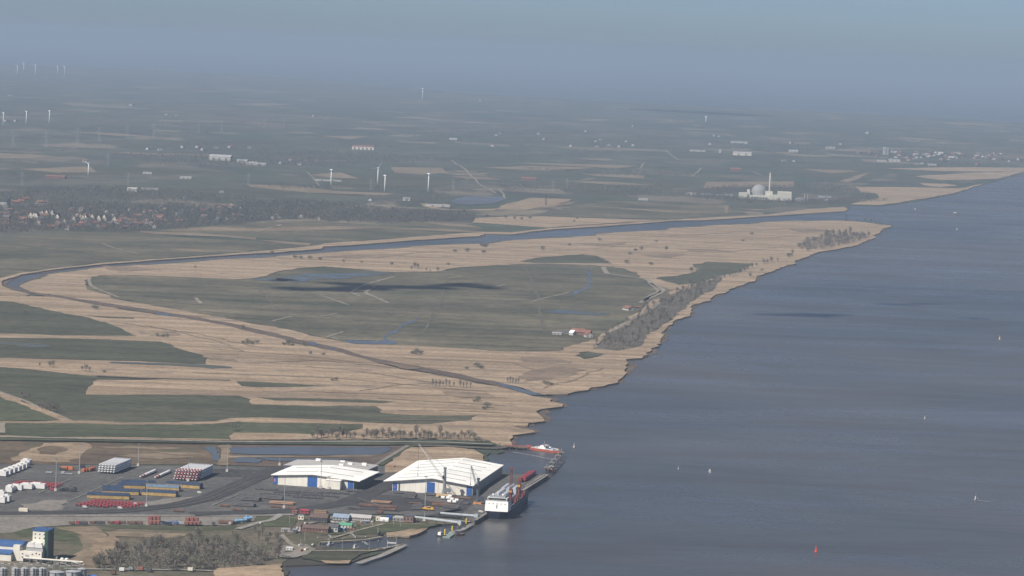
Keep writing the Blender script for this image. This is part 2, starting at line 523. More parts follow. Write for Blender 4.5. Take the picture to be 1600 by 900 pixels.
# ---- reed beds: slabs of standing reed about two metres tall, cut out round the pastures
CH_S = [(75, 463), (150, 476), (250, 492), (312, 501), (437, 528), (475, 539), (519, 548), (587, 567), (650, 580), (712, 591), (775, 603), (836, 620)]
CH_N = [(844, 616), (784, 598), (712, 582), (650, 571), (587, 559), (519, 541), (475, 532), (437, 521), (312, 495), (250, 486), (150, 470), (76, 459)]
sheet('reed_bed', [(-230, 453), (0, 462), (62, 463)] + CH_S + [(x + 0.5, y) for x, y in SHORE_N[::-1][1:20]] + [(765, 688), (675, 685), (400, 687), (0, 682), (-230, 678)],
      M_REED, z=2.3, z0=0.2, step=25, amp=9, holes=[PA, PB, PC, PD, PE, PF, PG, PH], kind='stuff', label='dry tan reed beds between the pastures and the river')
sheet('reed_bed', CH_N[::-1][:0] + [(x + 0.5, y + 0.2) for x, y in SHORE_I] + [(x, y + 0.6) for x, y in BANK_IN] + CH_N[::-1],
      M_REED, z=2.3, z0=0.2, step=25, amp=9, holes=[P_ISLAND, P_NORTHSTRIP, P_EAST, P_CELL, WOODF], kind='stuff', label='dry tan reed beds ringing the flat island')
sheet('reed_bed', [(-100, 440), (0, 434), (31, 427), (94, 418), (156, 411), (281, 402), (375, 395), (469, 386), (500, 383), (508, 380), (550, 377), (600, 374), (725, 364), (757, 362), (800, 363), (862, 356),
                   (950, 350), (1050, 343), (1200, 335), (1260, 327), (1320, 323), (1325, 327), (1318, 330), (1225, 336), (1162, 340), (1100, 344), (1050, 345), (950, 353), (865, 358), (800, 366), (757, 365),
                   (750, 369), (650, 375), (550, 383), (505, 385), (500, 389), (425, 395), (375, 397), (281, 404), (156, 413), (94, 420), (31, 429), (4, 438), (4, 445), (19, 453), (47, 460), (40, 462), (0, 460), (-100, 452)],
      M_REED, z=2.25, z0=0.2, step=25, amp=5, kind='stuff', label='narrow dry reed fringe along the far bank of the creek')
sheet('reed_bed', [(738, 347), (742, 341), (800, 338), (850, 338), (900, 340), (1000, 343), (1040, 343), (950, 349), (862, 355), (830, 353), (790, 350)], M_REED, z=2.4, z0=0.2, step=25, amp=6, kind='stuff',
      label='dry reed bed behind the creek near the sand field')
sheet('reed_bed', [(1338, 292), (1400, 292), (1500, 294), (1540, 286), (1497, 300), (1462, 307), (1420, 314), (1377, 320), (1330, 319), (1355, 313), (1375, 309), (1368, 301), (1345, 300)], M_REED, z=2.4, z0=0.2,
      step=30, amp=8, kind='stuff', label='dry reed bed on the far river shore past the power plant')
for q in ([(1388, 263), (1500, 261), (1600, 262), (1700, 262), (1600, 268), (1545, 268), (1480, 267)], [(1430, 275), (1520, 270), (1600, 268), (1560, 279), (1520, 281), (1470, 281)], [(1437, 286), (1480, 287), (1497, 290), (1470, 292), (1450, 290)]):
    sheet('reed_bed', q, M_REED, z=2.4, z0=0.2, step=30, amp=8, kind='stuff', label='pale reed strip on the distant shore at the right edge')
# soft mud margins at the water's edge
for L in (SHORE_N[9:], [(844, 618)] + SHORE_I, BANK_IN, BANK_OUT[:24]):
    strip('mud_bank', L, 16, M_MUD, z=0.35, step=16, amp=9)
# brown trampled patches inside the reed
for q in ([(815, 557), (860, 559), (893, 564), (880, 570), (845, 566), (812, 562)], [(810, 590), (845, 575), (880, 572), (918, 578), (890, 587), (850, 592), (815, 597)], [(160, 415), (215, 418), (250, 421), (205, 424), (175, 422)],
          [(480, 402), (600, 396), (640, 398), (560, 404)], [(1060, 389), (1120, 389), (1150, 394), (1090, 394)], [(215, 518), (270, 518), (275, 524), (232, 525)], [(325, 552), (375, 554), (372, 565), (330, 562)],
          [(1230, 357), (1290, 358), (1310, 362), (1250, 363)], [(600, 566), (660, 574), (640, 577)], [(690, 610), (760, 614), (800, 622), (720, 622)], [(1000, 398), (1070, 397), (1050, 404)], [(900, 380), (980, 378), (960, 386)]):
    sheet('trampled_reed', q, M_REED2, z=2.65, step=18, amp=12, kind='stuff', label='brown lodged patches in the reed beds')
for q in ([(330, 545), (480, 556), (620, 575)], [(300, 582), (520, 590), (760, 612)], [(410, 611), (560, 614), (700, 618)], [(620, 640), (720, 642), (800, 646)], [(600, 655), (720, 657), (830, 660)], [(170, 502), (300, 520), (420, 545)],
          [(640, 560), (800, 566), (880, 590)], [(540, 402), (700, 392), (860, 384)], [(980, 372), (1100, 366), (1240, 356)], [(1100, 380), (1250, 368)], [(1010, 395), (1150, 392), (1240, 385)], [(480, 572), (560, 580), (700, 600)], [(590, 622), (700, 628), (790, 634)],
          [(860, 392), (960, 386), (1060, 380)], [(230, 508), (330, 530), (380, 548)], [(560, 610), (640, 600), (690, 596)], [(940, 575), (900, 592), (850, 606)], [(420, 566), (500, 562), (570, 570)]):
    strip('reed_ditch', q, 3.5, M_REED2, z=2.75, step=14, amp=7)
# the tidal gully between island and mainland
GUL = [(56, 460), (76, 461), (150, 473), (250, 489), (312, 498), (437, 525), (475, 535), (519, 545), (587, 563), (650, 575), (712, 586), (784, 600), (846, 617)]
strip('mud_gully', GUL, 34, M_MUD, z=1.9, step=30, amp=3)
for q in ([(242, 488), (262, 490), (274, 493), (264, 494), (246, 491)], [(482, 533), (497, 537), (490, 540), (480, 537)], [(510, 541), (522, 544), (518, 547)], [(775, 598), (800, 602), (850, 617), (830, 617), (800, 609)]):
    sheet('gully_water', q, M_POND, z=2.3, step=15, amp=4)
# ---- shallow floods, ponds and ditches on the pastures
for q in ([(440, 433), (480, 427), (540, 427), (590, 424), (620, 426), (560, 433), (520, 436), (490, 436), (470, 440), (420, 438)], [(395, 437), (430, 434), (470, 438), (440, 440)],
          [(844, 486), (870, 484), (900, 486), (950, 488), (952, 491), (935, 493), (880, 490), (855, 488)], [(538, 532), (560, 532), (592, 533), (597, 528), (625, 510), (650, 497), (653, 498), (628, 512), (602, 529), (618, 535), (616, 538), (560, 537), (540, 535)],
          [(887, 460), (915, 450), (920, 440), (917, 418), (920, 418), (924, 441), (918, 452), (892, 461)],
          [(-200, 532), (0, 533), (60, 536), (82, 541), (60, 543), (35, 541), (0, 538), (-200, 536)],
          [(175, 565), (300, 568), (360, 573), (362, 575), (330, 576), (270, 571), (170, 567)]):
    sheet('flood_pool', q, M_FLOOD if q[0][0] in (440, 395, 844, -200, 175) else M_POND, z=2.6 if q[0][0] == 175 else 2.0, step=14, amp=7)
for q, w in (([(546, 458), (570, 444), (617, 432)], 9), ([(546, 457), (562, 463)], 8), ([(586, 446), (571, 457), (606, 473)], 9), ([(500, 461), (545, 476)], 7), ([(511, 527), (535, 518)], 7), ([(425, 501), (455, 494)], 6), ([(502, 494), (527, 489)], 6),
             ([(700, 435), (722, 431)], 6), ([(770, 450), (790, 444)], 6), ([(140, 433), (142, 446), (150, 451), (185, 464)], 8), ([(830, 471), (867, 462), (890, 456)], 6), ([(305, 465), (313, 474)], 9)):
    strip('drain', q, w * 0.75, M_PATH, z=2.1, step=20, amp=3)
for q in ([(200, 446), (330, 452), (440, 466)], [(240, 470), (420, 484), (560, 500), (700, 505)], [(300, 485), (460, 498), (520, 512)], [(620, 478), (760, 474), (900, 462)], [(640, 520), (760, 522), (870, 515)], [(700, 436), (800, 430), (910, 428)],
          [(400, 446), (430, 478), (480, 512)], [(700, 424), (690, 470), (660, 520)], [(820, 415), (840, 460), (850, 520)], [(0, 400), (120, 392), (300, 386)], [(40, 385), (180, 402)], [(300, 378), (420, 388)], [(60, 600), (240, 604)], [(150, 626), (380, 642)], [(40, 668), (330, 672)], [(420, 640), (560, 652)]):
    strip('field_ditch', q, 4, M_WOODFLOOR, z=2.05, step=25, amp=2.5)
for q, w in (([(944, 417), (948, 427), (1010, 436), (1037, 453), (1008, 470)], 11), ([(1015, 442), (1030, 455), (1000, 473)], 9), ([(946, 521), (980, 503), (1010, 487), (1030, 472)], 8), ([(800, 411), (900, 412), (955, 417)], 9),
             ([(519, 527), (530, 530), (585, 531)], 9), ([(325, 494), (352, 497)], 14), ([(1090, 443), (1130, 431), (1170, 424)], 9)):
    strip('farm_track', q, w, M_PATH, z=2.4, step=30, amp=3)
for q, w in (([(0, 612), (31, 623), (62, 637), (110, 657)], 6), ([(0, 613), (-100, 600)], 6), ([(109, 659), (178, 659)], 5), ([(4, 660), (3, 676)], 8)):
    strip('farm_track', q, w, M_PATH, z=2.2, step=30, amp=2)
strip('dark_ditch', [(150, 587), (230, 591), (300, 592), (360, 594)], 10, M_WOODFLOOR, z=2.7, step=20, amp=6)

# ---- fields beyond the creek
for q in ([(-200, 395), (0, 372), (110, 362), (207, 362), (300, 372), (400, 377), (480, 383), (470, 385), (375, 394), (281, 401), (94, 416), (0, 432), (-200, 445)], [(240, 360), (330, 352), (480, 345), (600, 352), (740, 364), (600, 373), (505, 379), (430, 374), (330, 368)],
          [(860, 328), (960, 313), (1130, 320), (1160, 333), (1050, 342), (900, 339), (830, 336)], [(640, 345), (740, 352), (755, 361), (700, 358), (600, 350)]):
    sheet('pasture', q, M_MARSH, z=1.4, step=60, amp=10)
for q in ([(-30, 268), (40, 262), (250, 262), (340, 268), (260, 272), (60, 275)], [(160, 296), (300, 291), (480, 300), (380, 311), (200, 309)], [(150, 221), (300, 219), (480, 227), (400, 236), (210, 233)], [(690, 262), (820, 256), (1000, 262), (900, 271), (760, 270)],
          [(500, 283), (620, 270), (730, 279), (690, 293), (560, 297)], [(1210, 263), (1350, 252), (1420, 262), (1345, 285), (1290, 282)], [(1400, 269), (1500, 263), (1480, 285), (1400, 287)], [(860, 283), (1000, 281), (1090, 287), (1000, 304), (880, 301)]):
    sheet('pasture', q, M_GRASS, z=1.3, step=80, amp=10)
TAN = [[(387, 288), (460, 290), (520, 298), (620, 302), (600, 305), (480, 301), (390, 292)], [(482, 273), (530, 269), (562, 279), (520, 278)], [(610, 261), (690, 262), (700, 270), (660, 273), (618, 270)],
       [(-60, 240), (0, 239), (85, 244), (60, 247), (-60, 248)], [(30, 264), (140, 260), (150, 269), (90, 270)], [(160, 237), (330, 241), (380, 244), (250, 243)], [(207, 362), (225, 361), (300, 364), (400, 371), (400, 375), (350, 370), (250, 366)],
       [(262, 360), (330, 354), (400, 357), (520, 353), (690, 357), (760, 362), (700, 362), (600, 356), (420, 362), (350, 361)], [(400, 374), (430, 376), (486, 380), (484, 384), (440, 380)], [(260, 389), (300, 389), (350, 395), (300, 393)], [(875, 282), (950, 284), (1028, 289), (960, 289)],
       [(908, 271), (1005, 273), (1008, 279), (930, 275)], [(800, 254), (900, 256), (1000, 259), (960, 263), (860, 258)], [(1104, 284), (1240, 283), (1240, 293), (1130, 292), (1100, 294)], [(1250, 264), (1330, 266), (1345, 268), (1300, 271)], [(1310, 283), (1360, 268), (1345, 278), (1325, 285)],
       [(755, 262), (830, 259), (930, 262), (850, 267)], [(700, 275), (760, 277), (790, 282), (730, 279)], [(500, 212), (580, 213), (545, 218)], [(100, 205), (180, 208), (260, 215), (180, 212)], [(200, 135), (290, 137), (230, 139)], [(280, 140), (370, 143), (320, 144)],
       [(1450, 190), (1520, 192), (1590, 196), (1500, 195)], [(1300, 183), (1325, 186), (1290, 187)], [(1200, 237), (1240, 238), (1230, 241)], [(380, 189), (420, 193), (450, 194)], [(860, 318), (1060, 330), (1140, 333), (1050, 332)], [(960, 313), (1050, 318), (1140, 321), (1135, 333), (1130, 322)],
       [(640, 345), (720, 350), (757, 356), (700, 353)], [(820, 330), (890, 316), (912, 313), (890, 319)], [(1150, 326), (1220, 327), (1180, 329)]]
for q in TAN:
    sheet('stubble_field', q, M_STUB, z=1.9, step=60, amp=6)
sheet('sand_field', [(782, 321), (830, 309), (895, 311), (870, 320), (820, 328), (775, 327)], M_SAND, z=2.0, step=30, amp=6)
sheet('sand_field', [(655, 318), (700, 319), (706, 322), (680, 325), (720, 328), (790, 325), (770, 329), (690, 328), (662, 323)], M_SAND, z=1.7, step=30, amp=6)
sheet('lake', [(702, 314), (725, 307), (790, 307), (789, 312), (770, 318), (735, 320), (715, 319)], M_RIVER, z=2.1, step=30, amp=5)
for q, w in (([(400, 264), (480, 269), (640, 273), (800, 279)], 16), ([(704, 250), (725, 263), (750, 288), (775, 302)], 14), ([(800, 283), (830, 281), (1000, 290)], 10), ([(1000, 263), (1007, 254)], 16), ([(1082, 275), (1097, 262)], 14), ([(1040, 235), (1060, 250), (1080, 254)], 14),
             ([(480, 268), (500, 290), (440, 300)], 10), ([(780, 296), (790, 310)], 12), ([(160, 380), (190, 390), (215, 396)], 10), ([(405, 352), (430, 355), (440, 350)], 14), ([(400, 362), (420, 356), (440, 352)], 12), ([(865, 294), (882, 301)], 12), ([(1175, 268), (1190, 274)], 16), ([(0, 276), (70, 281)], 12)):
    strip('farm_track', q, w * 0.5, M_PATH, z=2.2, step=60, amp=5)

# ---- harbour ground
strip('dike_slope', [(-100, 682), (0, 685), (187, 688), (362, 691), (560, 693), (700, 692), (775, 694)], 22, M_GRASS2, z=3.0)
strip('dike_road', [(-100, 680), (0, 682), (187, 686), (362, 690), (480, 690), (560, 689), (700, 691), (770, 694)], 7, M_CONC, z=3.7)
sheet('bare_field', [(-120, 684), (0, 687), (187, 690), (340, 693), (345, 726), (170, 726), (0, 724), (-120, 723)], M_SOIL, z=1.4, step=25, amp=4)
sheet('sand_patch', [(20, 720), (30, 712), (67, 692), (100, 691), (128, 691), (141, 697), (132, 706), (125, 713), (110, 722), (70, 722)], M_SAND, z=1.7, step=16, amp=9, holes=[[(58, 703), (75, 697), (98, 699), (104, 705), (85, 711), (60, 709)]])
for q in ([(150, 697), (200, 696), (290, 700), (240, 703), (190, 700)], [(180, 712), (230, 709), (310, 713), (250, 718)], [(230, 705), (290, 706), (315, 709), (260, 709)]):
    sheet('sand_patch', q, M_STUB, z=1.7, step=12, amp=11)
sheet('mud_flat', [(345, 693), (640, 695), (586, 726), (560, 729), (430, 729), (345, 726)], M_MUD, z=1.5, step=20, amp=3)
sheet('sand_bank', [(342, 695), (360, 696), (357, 710), (362, 712), (480, 712), (600, 709), (610, 707), (580, 713), (470, 715), (380, 714), (356, 716), (356, 727), (342, 727), (344, 712)], M_STUB, z=1.9, step=14, amp=5)
sheet('pond', [(360, 699), (400, 699), (500, 698), (612, 698), (604, 706), (590, 710), (500, 711), (400, 710), (362, 708)], M_POND, z=2.1, step=16, amp=4)
sheet('pond', [(316, 700), (325, 698), (340, 698), (340, 721), (333, 718), (328, 708)], M_POND, z=2.1, step=12, amp=5)
sheet('pond', [(364, 717), (380, 714), (410, 718), (402, 723), (370, 722)], M_POND, z=2.1, step=12, amp=5)
sheet('pond', [(395, 714), (470, 716), (560, 716), (500, 720), (420, 719)], M_POND, z=2.1, step=12, amp=7)
sheet('levee', [(584, 726), (590, 726), (641, 696), (634, 695)], M_GRAVEL, z=2.6)
sheet('levee_slope', [(591, 726), (600, 726), (648, 697), (642, 696)], M_GRASS2, z=2.2)
sheet('reed_bed', [(601, 727), (643, 699), (700, 698), (740, 702), (757, 711), (757, 721), (763, 729), (780, 738), (600, 738)], M_REED, z=2.4, z0=0.2, step=20, amp=4, kind='stuff', label='dry tan reed bed behind the larger white warehouse')
strip('dark_ditch', [(640, 695), (690, 696), (770, 700), (800, 696)], 16, M_WOODFLOOR, z=2.4, step=20, amp=4)
YARD = [(-150, 723), (0, 725), (170, 727), (340, 728), (440, 730), (560, 730), (601, 728), (640, 730), (765, 733), (797, 742), (760, 765), (740, 815), (700, 806), (600, 803), (440, 803), (0, 805), (-150, 805)]
sheet('harbour_yard', YARD, M_YARD, z=1.8)
QUAY_A, QUAY_B = (742, 814), (857, 741)
sheet('quay', [(742, 814), (857, 741), (848, 740), (797, 741), (765, 762), (722, 803), (735, 812)], M_YARD, z=4.0, z0=-2.0)
strip('concrete_edge', [(743, 812.4), (855.5, 741.4)], 3.0, M_CONC, z=4.25)
for q, w in (([(-100, 803), (0, 802), (100, 801), (200, 797), (275, 789), (325, 778), (370, 759), (400, 746), (440, 729)], 24), ([(300, 803), (400, 800), (475, 796), (540, 785), (575, 771), (607, 757), (625, 745)], 24),
             ([(700, 808), (735, 790), (756, 772), (790, 750)], 26), ([(640, 808), (680, 804), (720, 796)], 9)):
    strip('yard_road', q, w, M_ROAD, z=2.2)
for q in ([(0, 799.5), (100, 798.5), (200, 794.5), (275, 786.5), (325, 775.5), (368, 757), (398, 743.5)], [(100, 803), (200, 799), (275, 791.2), (325, 780), (372, 761), (402, 748.5)]):
    for dx in (-0.9, 0.9):
        strip('rail', [(x + dx, y + dx * 0.05) for x, y in q], 0.5, paint('rail_steel', (0.16, 0.13, 0.12), 0.5), z=2.5)
for q in ([(98, 787), (140, 768), (192, 745)], [(60, 770), (110, 748)], [(330, 790), (372, 772)], [(0, 752), (60, 745), (140, 744)], [(560, 778), (600, 792)]):
    strip('lane_line', q, 1.1, M_CONC, z=2.5)
for q, s in (([(180, 786), (230, 783), (300, 776), (290, 790), (200, 796)], 1), ([(560, 772), (640, 776), (700, 788), (620, 800), (540, 796)], 2), ([(330, 733), (420, 735), (380, 745), (300, 742)], 3), ([(30, 788), (110, 780), (100, 796), (20, 798)], 4)):
    sheet('worn_patch', q, M_GRAVEL if s in (1, 4) else M_ROAD, z=2.0, step=8, amp=9)
strip('harbour_road', [(-100, 806), (0, 805), (200, 805), (400, 805), (460, 804)], 8, M_CONC, z=2.1)
sheet('gravel_apron', [(-150, 806), (0, 806.5), (400, 806.5), (397, 812), (380, 818), (350, 821), (240, 821), (110, 820), (50, 824), (20, 832), (-40, 836), (-150, 838)], M_GRAVEL, z=1.6, step=20, amp=2)
sheet('scrub_land', [(-150, 836), (-40, 836), (20, 832), (50, 825), (110, 821), (350, 822), (400, 807), (600, 805), (735, 816), (690, 819), (672, 822), (660, 830), (600, 834), (585, 839), (500, 845), (440, 880), (430, 1000), (-150, 1000)], M_SCRUB, z=1.4, step=20, amp=2)
for q, mm in (([(20, 832), (50, 825), (100, 822), (180, 828), (120, 835), (60, 838), (30, 838)], M_GRASS2), ([(150, 820), (240, 822), (350, 822), (372, 818), (360, 828), (280, 828), (180, 826)], M_GRASS2), ([(75, 836), (120, 832), (125, 842), (100, 846), (82, 844)], M_GRASS2),
              ([(85, 824), (150, 822), (165, 834), (150, 860), (128, 872), (110, 872), (130, 852), (128, 836)], M_STUB), ([(145, 842), (180, 836), (190, 846), (165, 868), (140, 872)], M_SAND), ([(402, 808), (445, 806), (470, 812), (455, 822), (400, 822), (395, 815)], M_GRASS2),
              ([(560, 822), (600, 818), (670, 818), (690, 818), (668, 823), (600, 832), (570, 835), (500, 836), (490, 830)], M_GRASS2), ([(480, 862), (560, 858), (590, 858), (560, 868), (545, 876), (500, 877), (470, 872)], M_GRASS), ([(160, 830), (300, 833), (280, 840), (170, 838)], M_STUB),
              ([(110, 872), (150, 866), (200, 875), (150, 890), (110, 884)], M_STUB), ([(340, 888), (440, 880), (438, 910), (330, 910)], M_REED), ([(603, 832), (640, 826), (668, 826), (655, 832), (640, 837), (605, 836)], M_REED), ([(500, 875), (520, 876), (550, 875), (545, 880), (510, 880)], M_SAND),
              ([(440, 852), (480, 850), (495, 858), (470, 868), (445, 872), (430, 868)], M_GRAVEL)):
    reedy = mm is M_REED; nz_ = globals().get('nz_', 0) + 1
    tag(sheet('reed_patch' if reedy else 'rough_ground', q, mm, z=2.6 if reedy else 1.6 + 0.04 * nz_, z0=0.6 if reedy else None, step=10, amp=4, kind='stuff' if reedy else 'structure'), label='small dry reed patch by the foreground water' if reedy else None)
for q, w, mm in (([(440, 803), (425, 812), (400, 817), (372, 826)], 7, M_CONC), ([(480, 818), (520, 808), (600, 806)], 7, M_GRAVEL), ([(440, 835), (455, 850), (480, 860), (580, 860), (600, 857)], 5, M_PATH), ([(520, 840), (560, 828), (600, 818)], 4, M_PATH),
                 ([(560, 880), (600, 866), (632, 851)], 7, M_CONC), ([(590, 858), (632, 850)], 5, M_CONC), ([(100, 888), (180, 889), (300, 890), (360, 893)], 6, M_CONC), ([(640, 806), (700, 812), (735, 815)], 6, M_CONC), ([(500, 847), (570, 843), (596, 838)], 4, M_PATH)):
    strip('paved_path', q, w, mm, z=2.3, step=14, amp=0.6)

# ---- haze: the air of a mild spring day
def haze():
    m = bpy.data.materials.new('haze')
    m.use_nodes = True
    nt = m.node_tree
    nt.nodes.remove(nt.nodes['Principled BSDF'])
    v = nt.nodes.new('ShaderNodeVolumePrincipled')
    v.inputs['Color'].default_value = (0.47, 0.60, 0.77, 1)
    v.inputs['Density'].default_value = 4.6e-5
    v.inputs['Anisotropy'].default_value = 0.0
    nt.links.new(v.outputs[0], nt.nodes['Material Output'].inputs['Volume'])
    b = MB().box(-43000, 43000, -1000, 93000, -2.0, 540)
    tag(b.build('haze', m), 'pale blue haze over the whole river plain', kind='stuff')
haze()

M_FOAM = paint('thin_foam', (0.30, 0.30, 0.30), 0.8)
for q, w in (([(802, 706), (835, 712), (868, 719)], 2.2), ([(1525, 781), (1545, 784)], 1.6)):
    strip('foam_line', q, w, M_FOAM, z=0.12, step=9, amp=1.2)
# ================================================================== TREES
M_BARK = paint('grey_bark', (0.10, 0.085, 0.07), 0.9)
M_TWIG = [paint('bare_twigs', (0.175, 0.157, 0.135), 0.95), paint('reddish_twigs', (0.18, 0.153, 0.13), 0.95), paint('olive_twigs', (0.155, 0.148, 0.108), 0.95)]
M_FARTWIG = paint('far_wood_twigs', (0.108, 0.099, 0.084), 0.95)
M_EVER = paint('evergreen_leaves', (0.045, 0.065, 0.04), 0.9)

def tree_meshes(seed, h, rad, low, n_limb, n_twig, tw=0.2, tl=1.7, shrub=False):
    """tapered trunk; crown of limbs, branches and loose sprays of twigs"""
    rnd = random.Random(seed)
    t, c = MB(), MB()
    top = Vector((rnd.uniform(-.3, .3), rnd.uniform(-.3, .3), h * (0.12 if shrub else 0.62)))
    mid = Vector((rnd.uniform(-.25, .25), rnd.uniform(-.25, .25), top.z * 0.5))
    r0 = 0.028 * h
    t.tube((0, 0, -0.4), mid, r0, r0 * 0.75, 5)
    t.tube(mid, top, r0 * 0.75, r0 * 0.35, 5)
    cz, rz = (h + low) / 2, (h - low) / 2
    ends = []
    for k in range(n_limb):
        a = k * 2.399 + rnd.uniform(-.4, .4)
        s = (k + 0.5) / n_limb
        b = Vector((0, 0, 0.3)) if shrub else Vector((top.x * s, top.y * s, low * 0.8 + (top.z - low * 0.8) * s))
        rr = rad * rnd.uniform(0.45, 0.8) * (1.0 - 0.35 * s)
        e = Vector((math.cos(a) * rr, math.sin(a) * rr, min(h * 0.96, b.z + (h - b.z) * rnd.uniform(0.35, 0.8))))
        c.tube(b, e, r0 * 0.42, r0 * 0.12, 3, False)
        ends.append((b, e))
        for j in range(3):
            p = b.lerp(e, rnd.uniform(0.4, 0.95))
            q = p + Vector((rnd.gauss(0, .28) * rad, rnd.gauss(0, .28) * rad, rnd.uniform(0.05, 0.3) * h))
            c.tube(p, q, r0 * 0.16, r0 * 0.07, 3, False)
            ends.append((p, q))
    for k in range(n_twig):
        if k % 3:
            b, e = rnd.choice(ends)
            p = b.lerp(e, rnd.uniform(0.35, 1.05))
            p = p + Vector((rnd.gauss(0, .1) * rad, rnd.gauss(0, .1) * rad, rnd.gauss(0, .05) * h))
        else:
            while True:
                u = Vector((rnd.uniform(-1, 1), rnd.uniform(-1, 1), rnd.uniform(-1, 1)))
                if 0.15 < u.length < 1:
                    break
            p = Vector((u.x * rad * 0.9, u.y * rad * 0.9, cz + u.z * rz * 0.95))
        o = Vector((p.x / rad, p.y / rad, (p.z - cz) / rz * 0.5 + 0.55)) + Vector((rnd.gauss(0, .5), rnd.gauss(0, .5), rnd.gauss(0, .35)))
        o.normalize()
        L = tl * rnd.uniform(0.6, 1.3)
        w = o.cross(Vector((rnd.uniform(-1, 1), rnd.uniform(-1, 1), rnd.uniform(-1, 1)))).normalized() * tw * rnd.uniform(0.6, 1.3)
        c.face([p - w, p + w, p + o * L])
        if k % 2:
            c.face([p + o * L * 0.4, p + o * L * 0.4 + w * 2.2 + o * L * 0.15, p + o * L * 0.55 + w * 2.8 + o * L * 0.6])
    return t, c

TREES = []
for i, (h, rad, low, nl, ntw) in enumerate([(11, 4.2, 2.2, 9, 210), (13, 4.6, 3.0, 10, 240), (9, 4.0, 1.5, 8, 200), (15, 3.2, 3.0, 10, 210), (10, 3.4, 2.0, 8, 180), (12, 5.2, 2.4, 11, 260)]):
    t, c = tree_meshes(40 + i, h, rad, low, nl, ntw)
    TREES.append((t, c, M_TWIG[i % 3]))
SHRUBS = []
for i, (h, rad) in enumerate([(4.5, 4.2), (6, 4.5), (3.6, 3.4), (7, 3.8)]):
    t, c = tree_meshes(80 + i, h, rad, 0.2, 9, 230, 0.2, 1.2, True)
    SHRUBS.append((t, c, M_TWIG[2]))
_tproto = {}
def tree(kind, i, x, y, s=1.0, rz=None, label='', group='', cat='tree', world=None, sz=None):
    src = {'bare_tree': TREES, 'shrub': SHRUBS}[kind]
    i %= len(src)
    loc = world if world is not None else at(x, y, 2.1 if ('reed' in label or 'gully' in label or kind == 'shrub') else 1.2)
    rz = random.uniform(0, 6.28) if rz is None else rz
    if (kind, i) not in _tproto:
        t, c, m = src[i]
        e = empty(kind, loc, rz, label, cat, group)
        t.build('trunk', M_BARK, e)
        c.build('crown', m, e)
        _tproto[(kind, i)] = e
    else:
        e = copy_tree(_tproto[(kind, i)], loc, rz, label)
        e['group'], e['category'] = group, cat
    e.scale = (s, s, sz or s)
    return e

def inpoly(p, L):
    c = False
    for k in range(len(L)):
        a, b = L[k], L[k - 1]
        if (a.y > p.y) != (b.y > p.y) and p.x < (b.x - a.x) * (p.y - a.y) / (b.y - a.y) + a.x:
            c = not c
    return c

def scatter(px, n, seed, mind=0):
    rnd = random.Random(seed)
    L = [at(x, y, 1.2) for x, y in px]
    x0, x1, y0, y1 = min(p.x for p in L), max(p.x for p in L), min(p.y for p in L), max(p.y for p in L)
    out, tries = [], 0
    while len(out) < n and tries < n * 80:
        tries += 1
        p = Vector((rnd.uniform(x0, x1), rnd.uniform(y0, y1), 1.2))
        if inpoly(p, L) and (not mind or all((p - q).length > mind for q in out)):
            out.append(p)
    return out

def wood(name, px, n, seed, h=(7, 12), label='', blades=22, m=None, wide=0.45):
    """a wood too far off to tell its trees apart: one mass of twiggy crowns"""
    rnd = random.Random(seed)
    v, f = [], []
    def tri(a, b, c):
        k = len(v)
        v.extend((a, b, c)); f.append((k, k + 1, k + 2))
    for p in scatter(px, n, seed):
        hh = rnd.uniform(*h); r = hh * rnd.uniform(wide * 0.7, wide * 1.2)
        tri((p.x - .25, p.y, 1), (p.x + .25, p.y, 1), (p.x, p.y, 1 + hh * 0.8))
        for k in range(blades):
            a = rnd.uniform(0, 6.28); s = math.sqrt(rnd.random()) * r; z = hh * rnd.uniform(0.12, 0.9)
            s *= math.sqrt(max(0.1, 1 - ((z / hh - 0.5) / 0.55) ** 2))
            q = (p.x + math.cos(a) * s, p.y + math.sin(a) * s, 1 + z)
            L, w = hh * rnd.uniform(0.18, 0.34), hh * rnd.uniform(0.05, 0.11)
            b = rnd.uniform(0, 6.28)
            dx, dy, dz = math.cos(a) * L * 0.5, math.sin(a) * L * 0.5, L * rnd.uniform(0.2, 0.9)
            tri((q[0] - math.cos(b) * w, q[1] - math.sin(b) * w, q[2]), (q[0] + math.cos(b) * w, q[1] + math.sin(b) * w, q[2] + w * rnd.uniform(-1, 1)), (q[0] + dx, q[1] + dy, q[2] + dz))
    return tag(link(name, v, f, m or M_TWIG[seed % 3]), label, kind='stuff')

# ---- single trees and shrubs that the photo lets one count
k = 0
for p in scatter(WOODF, 74, 5, 9):
    tree('bare_tree', k, 0, 0, random.uniform(0.85, 1.3), label='bare grey tree in the belt along the island shore', group='island shore trees', world=p); k += 1
for x, y in [(1126, 439), (1115, 442), (1132, 436), (1140, 433), (1149, 429), (1156, 428), (1163, 425), (1175, 420), (1182, 417), (1194, 413), (1199, 412), (1205, 411), (1235, 402), (1238, 401), (1215, 409), (1108, 446), (1168, 423), (1145, 431), (1080, 446), (1076, 448)]:
    tree('bare_tree', k, x, y, random.uniform(0.8, 1.2), label='bare tree in the thin shore row between the two island woods', group='thin shore row'); k += 1
TIPW = [(1245, 388), (1250, 382), (1275, 374), (1305, 369), (1325, 367), (1350, 368), (1360, 371), (1340, 379), (1300, 387), (1262, 393)]
for p in scatter(TIPW, 46, 6, 12):
    tree('bare_tree', k, 0, 0, random.uniform(1.1, 1.7), label='bare tree in the wood near the island tip', group='island tip wood', world=p); k += 1
wood('underbrush', TIPW, 420, 31, (8, 13), 'dense bare underbrush filling the wood near the island tip', 16)
wood('underbrush', WOODF, 560, 32, (4, 8), 'bare underbrush filling the tree belt along the island shore', 16, M_TWIG[1])
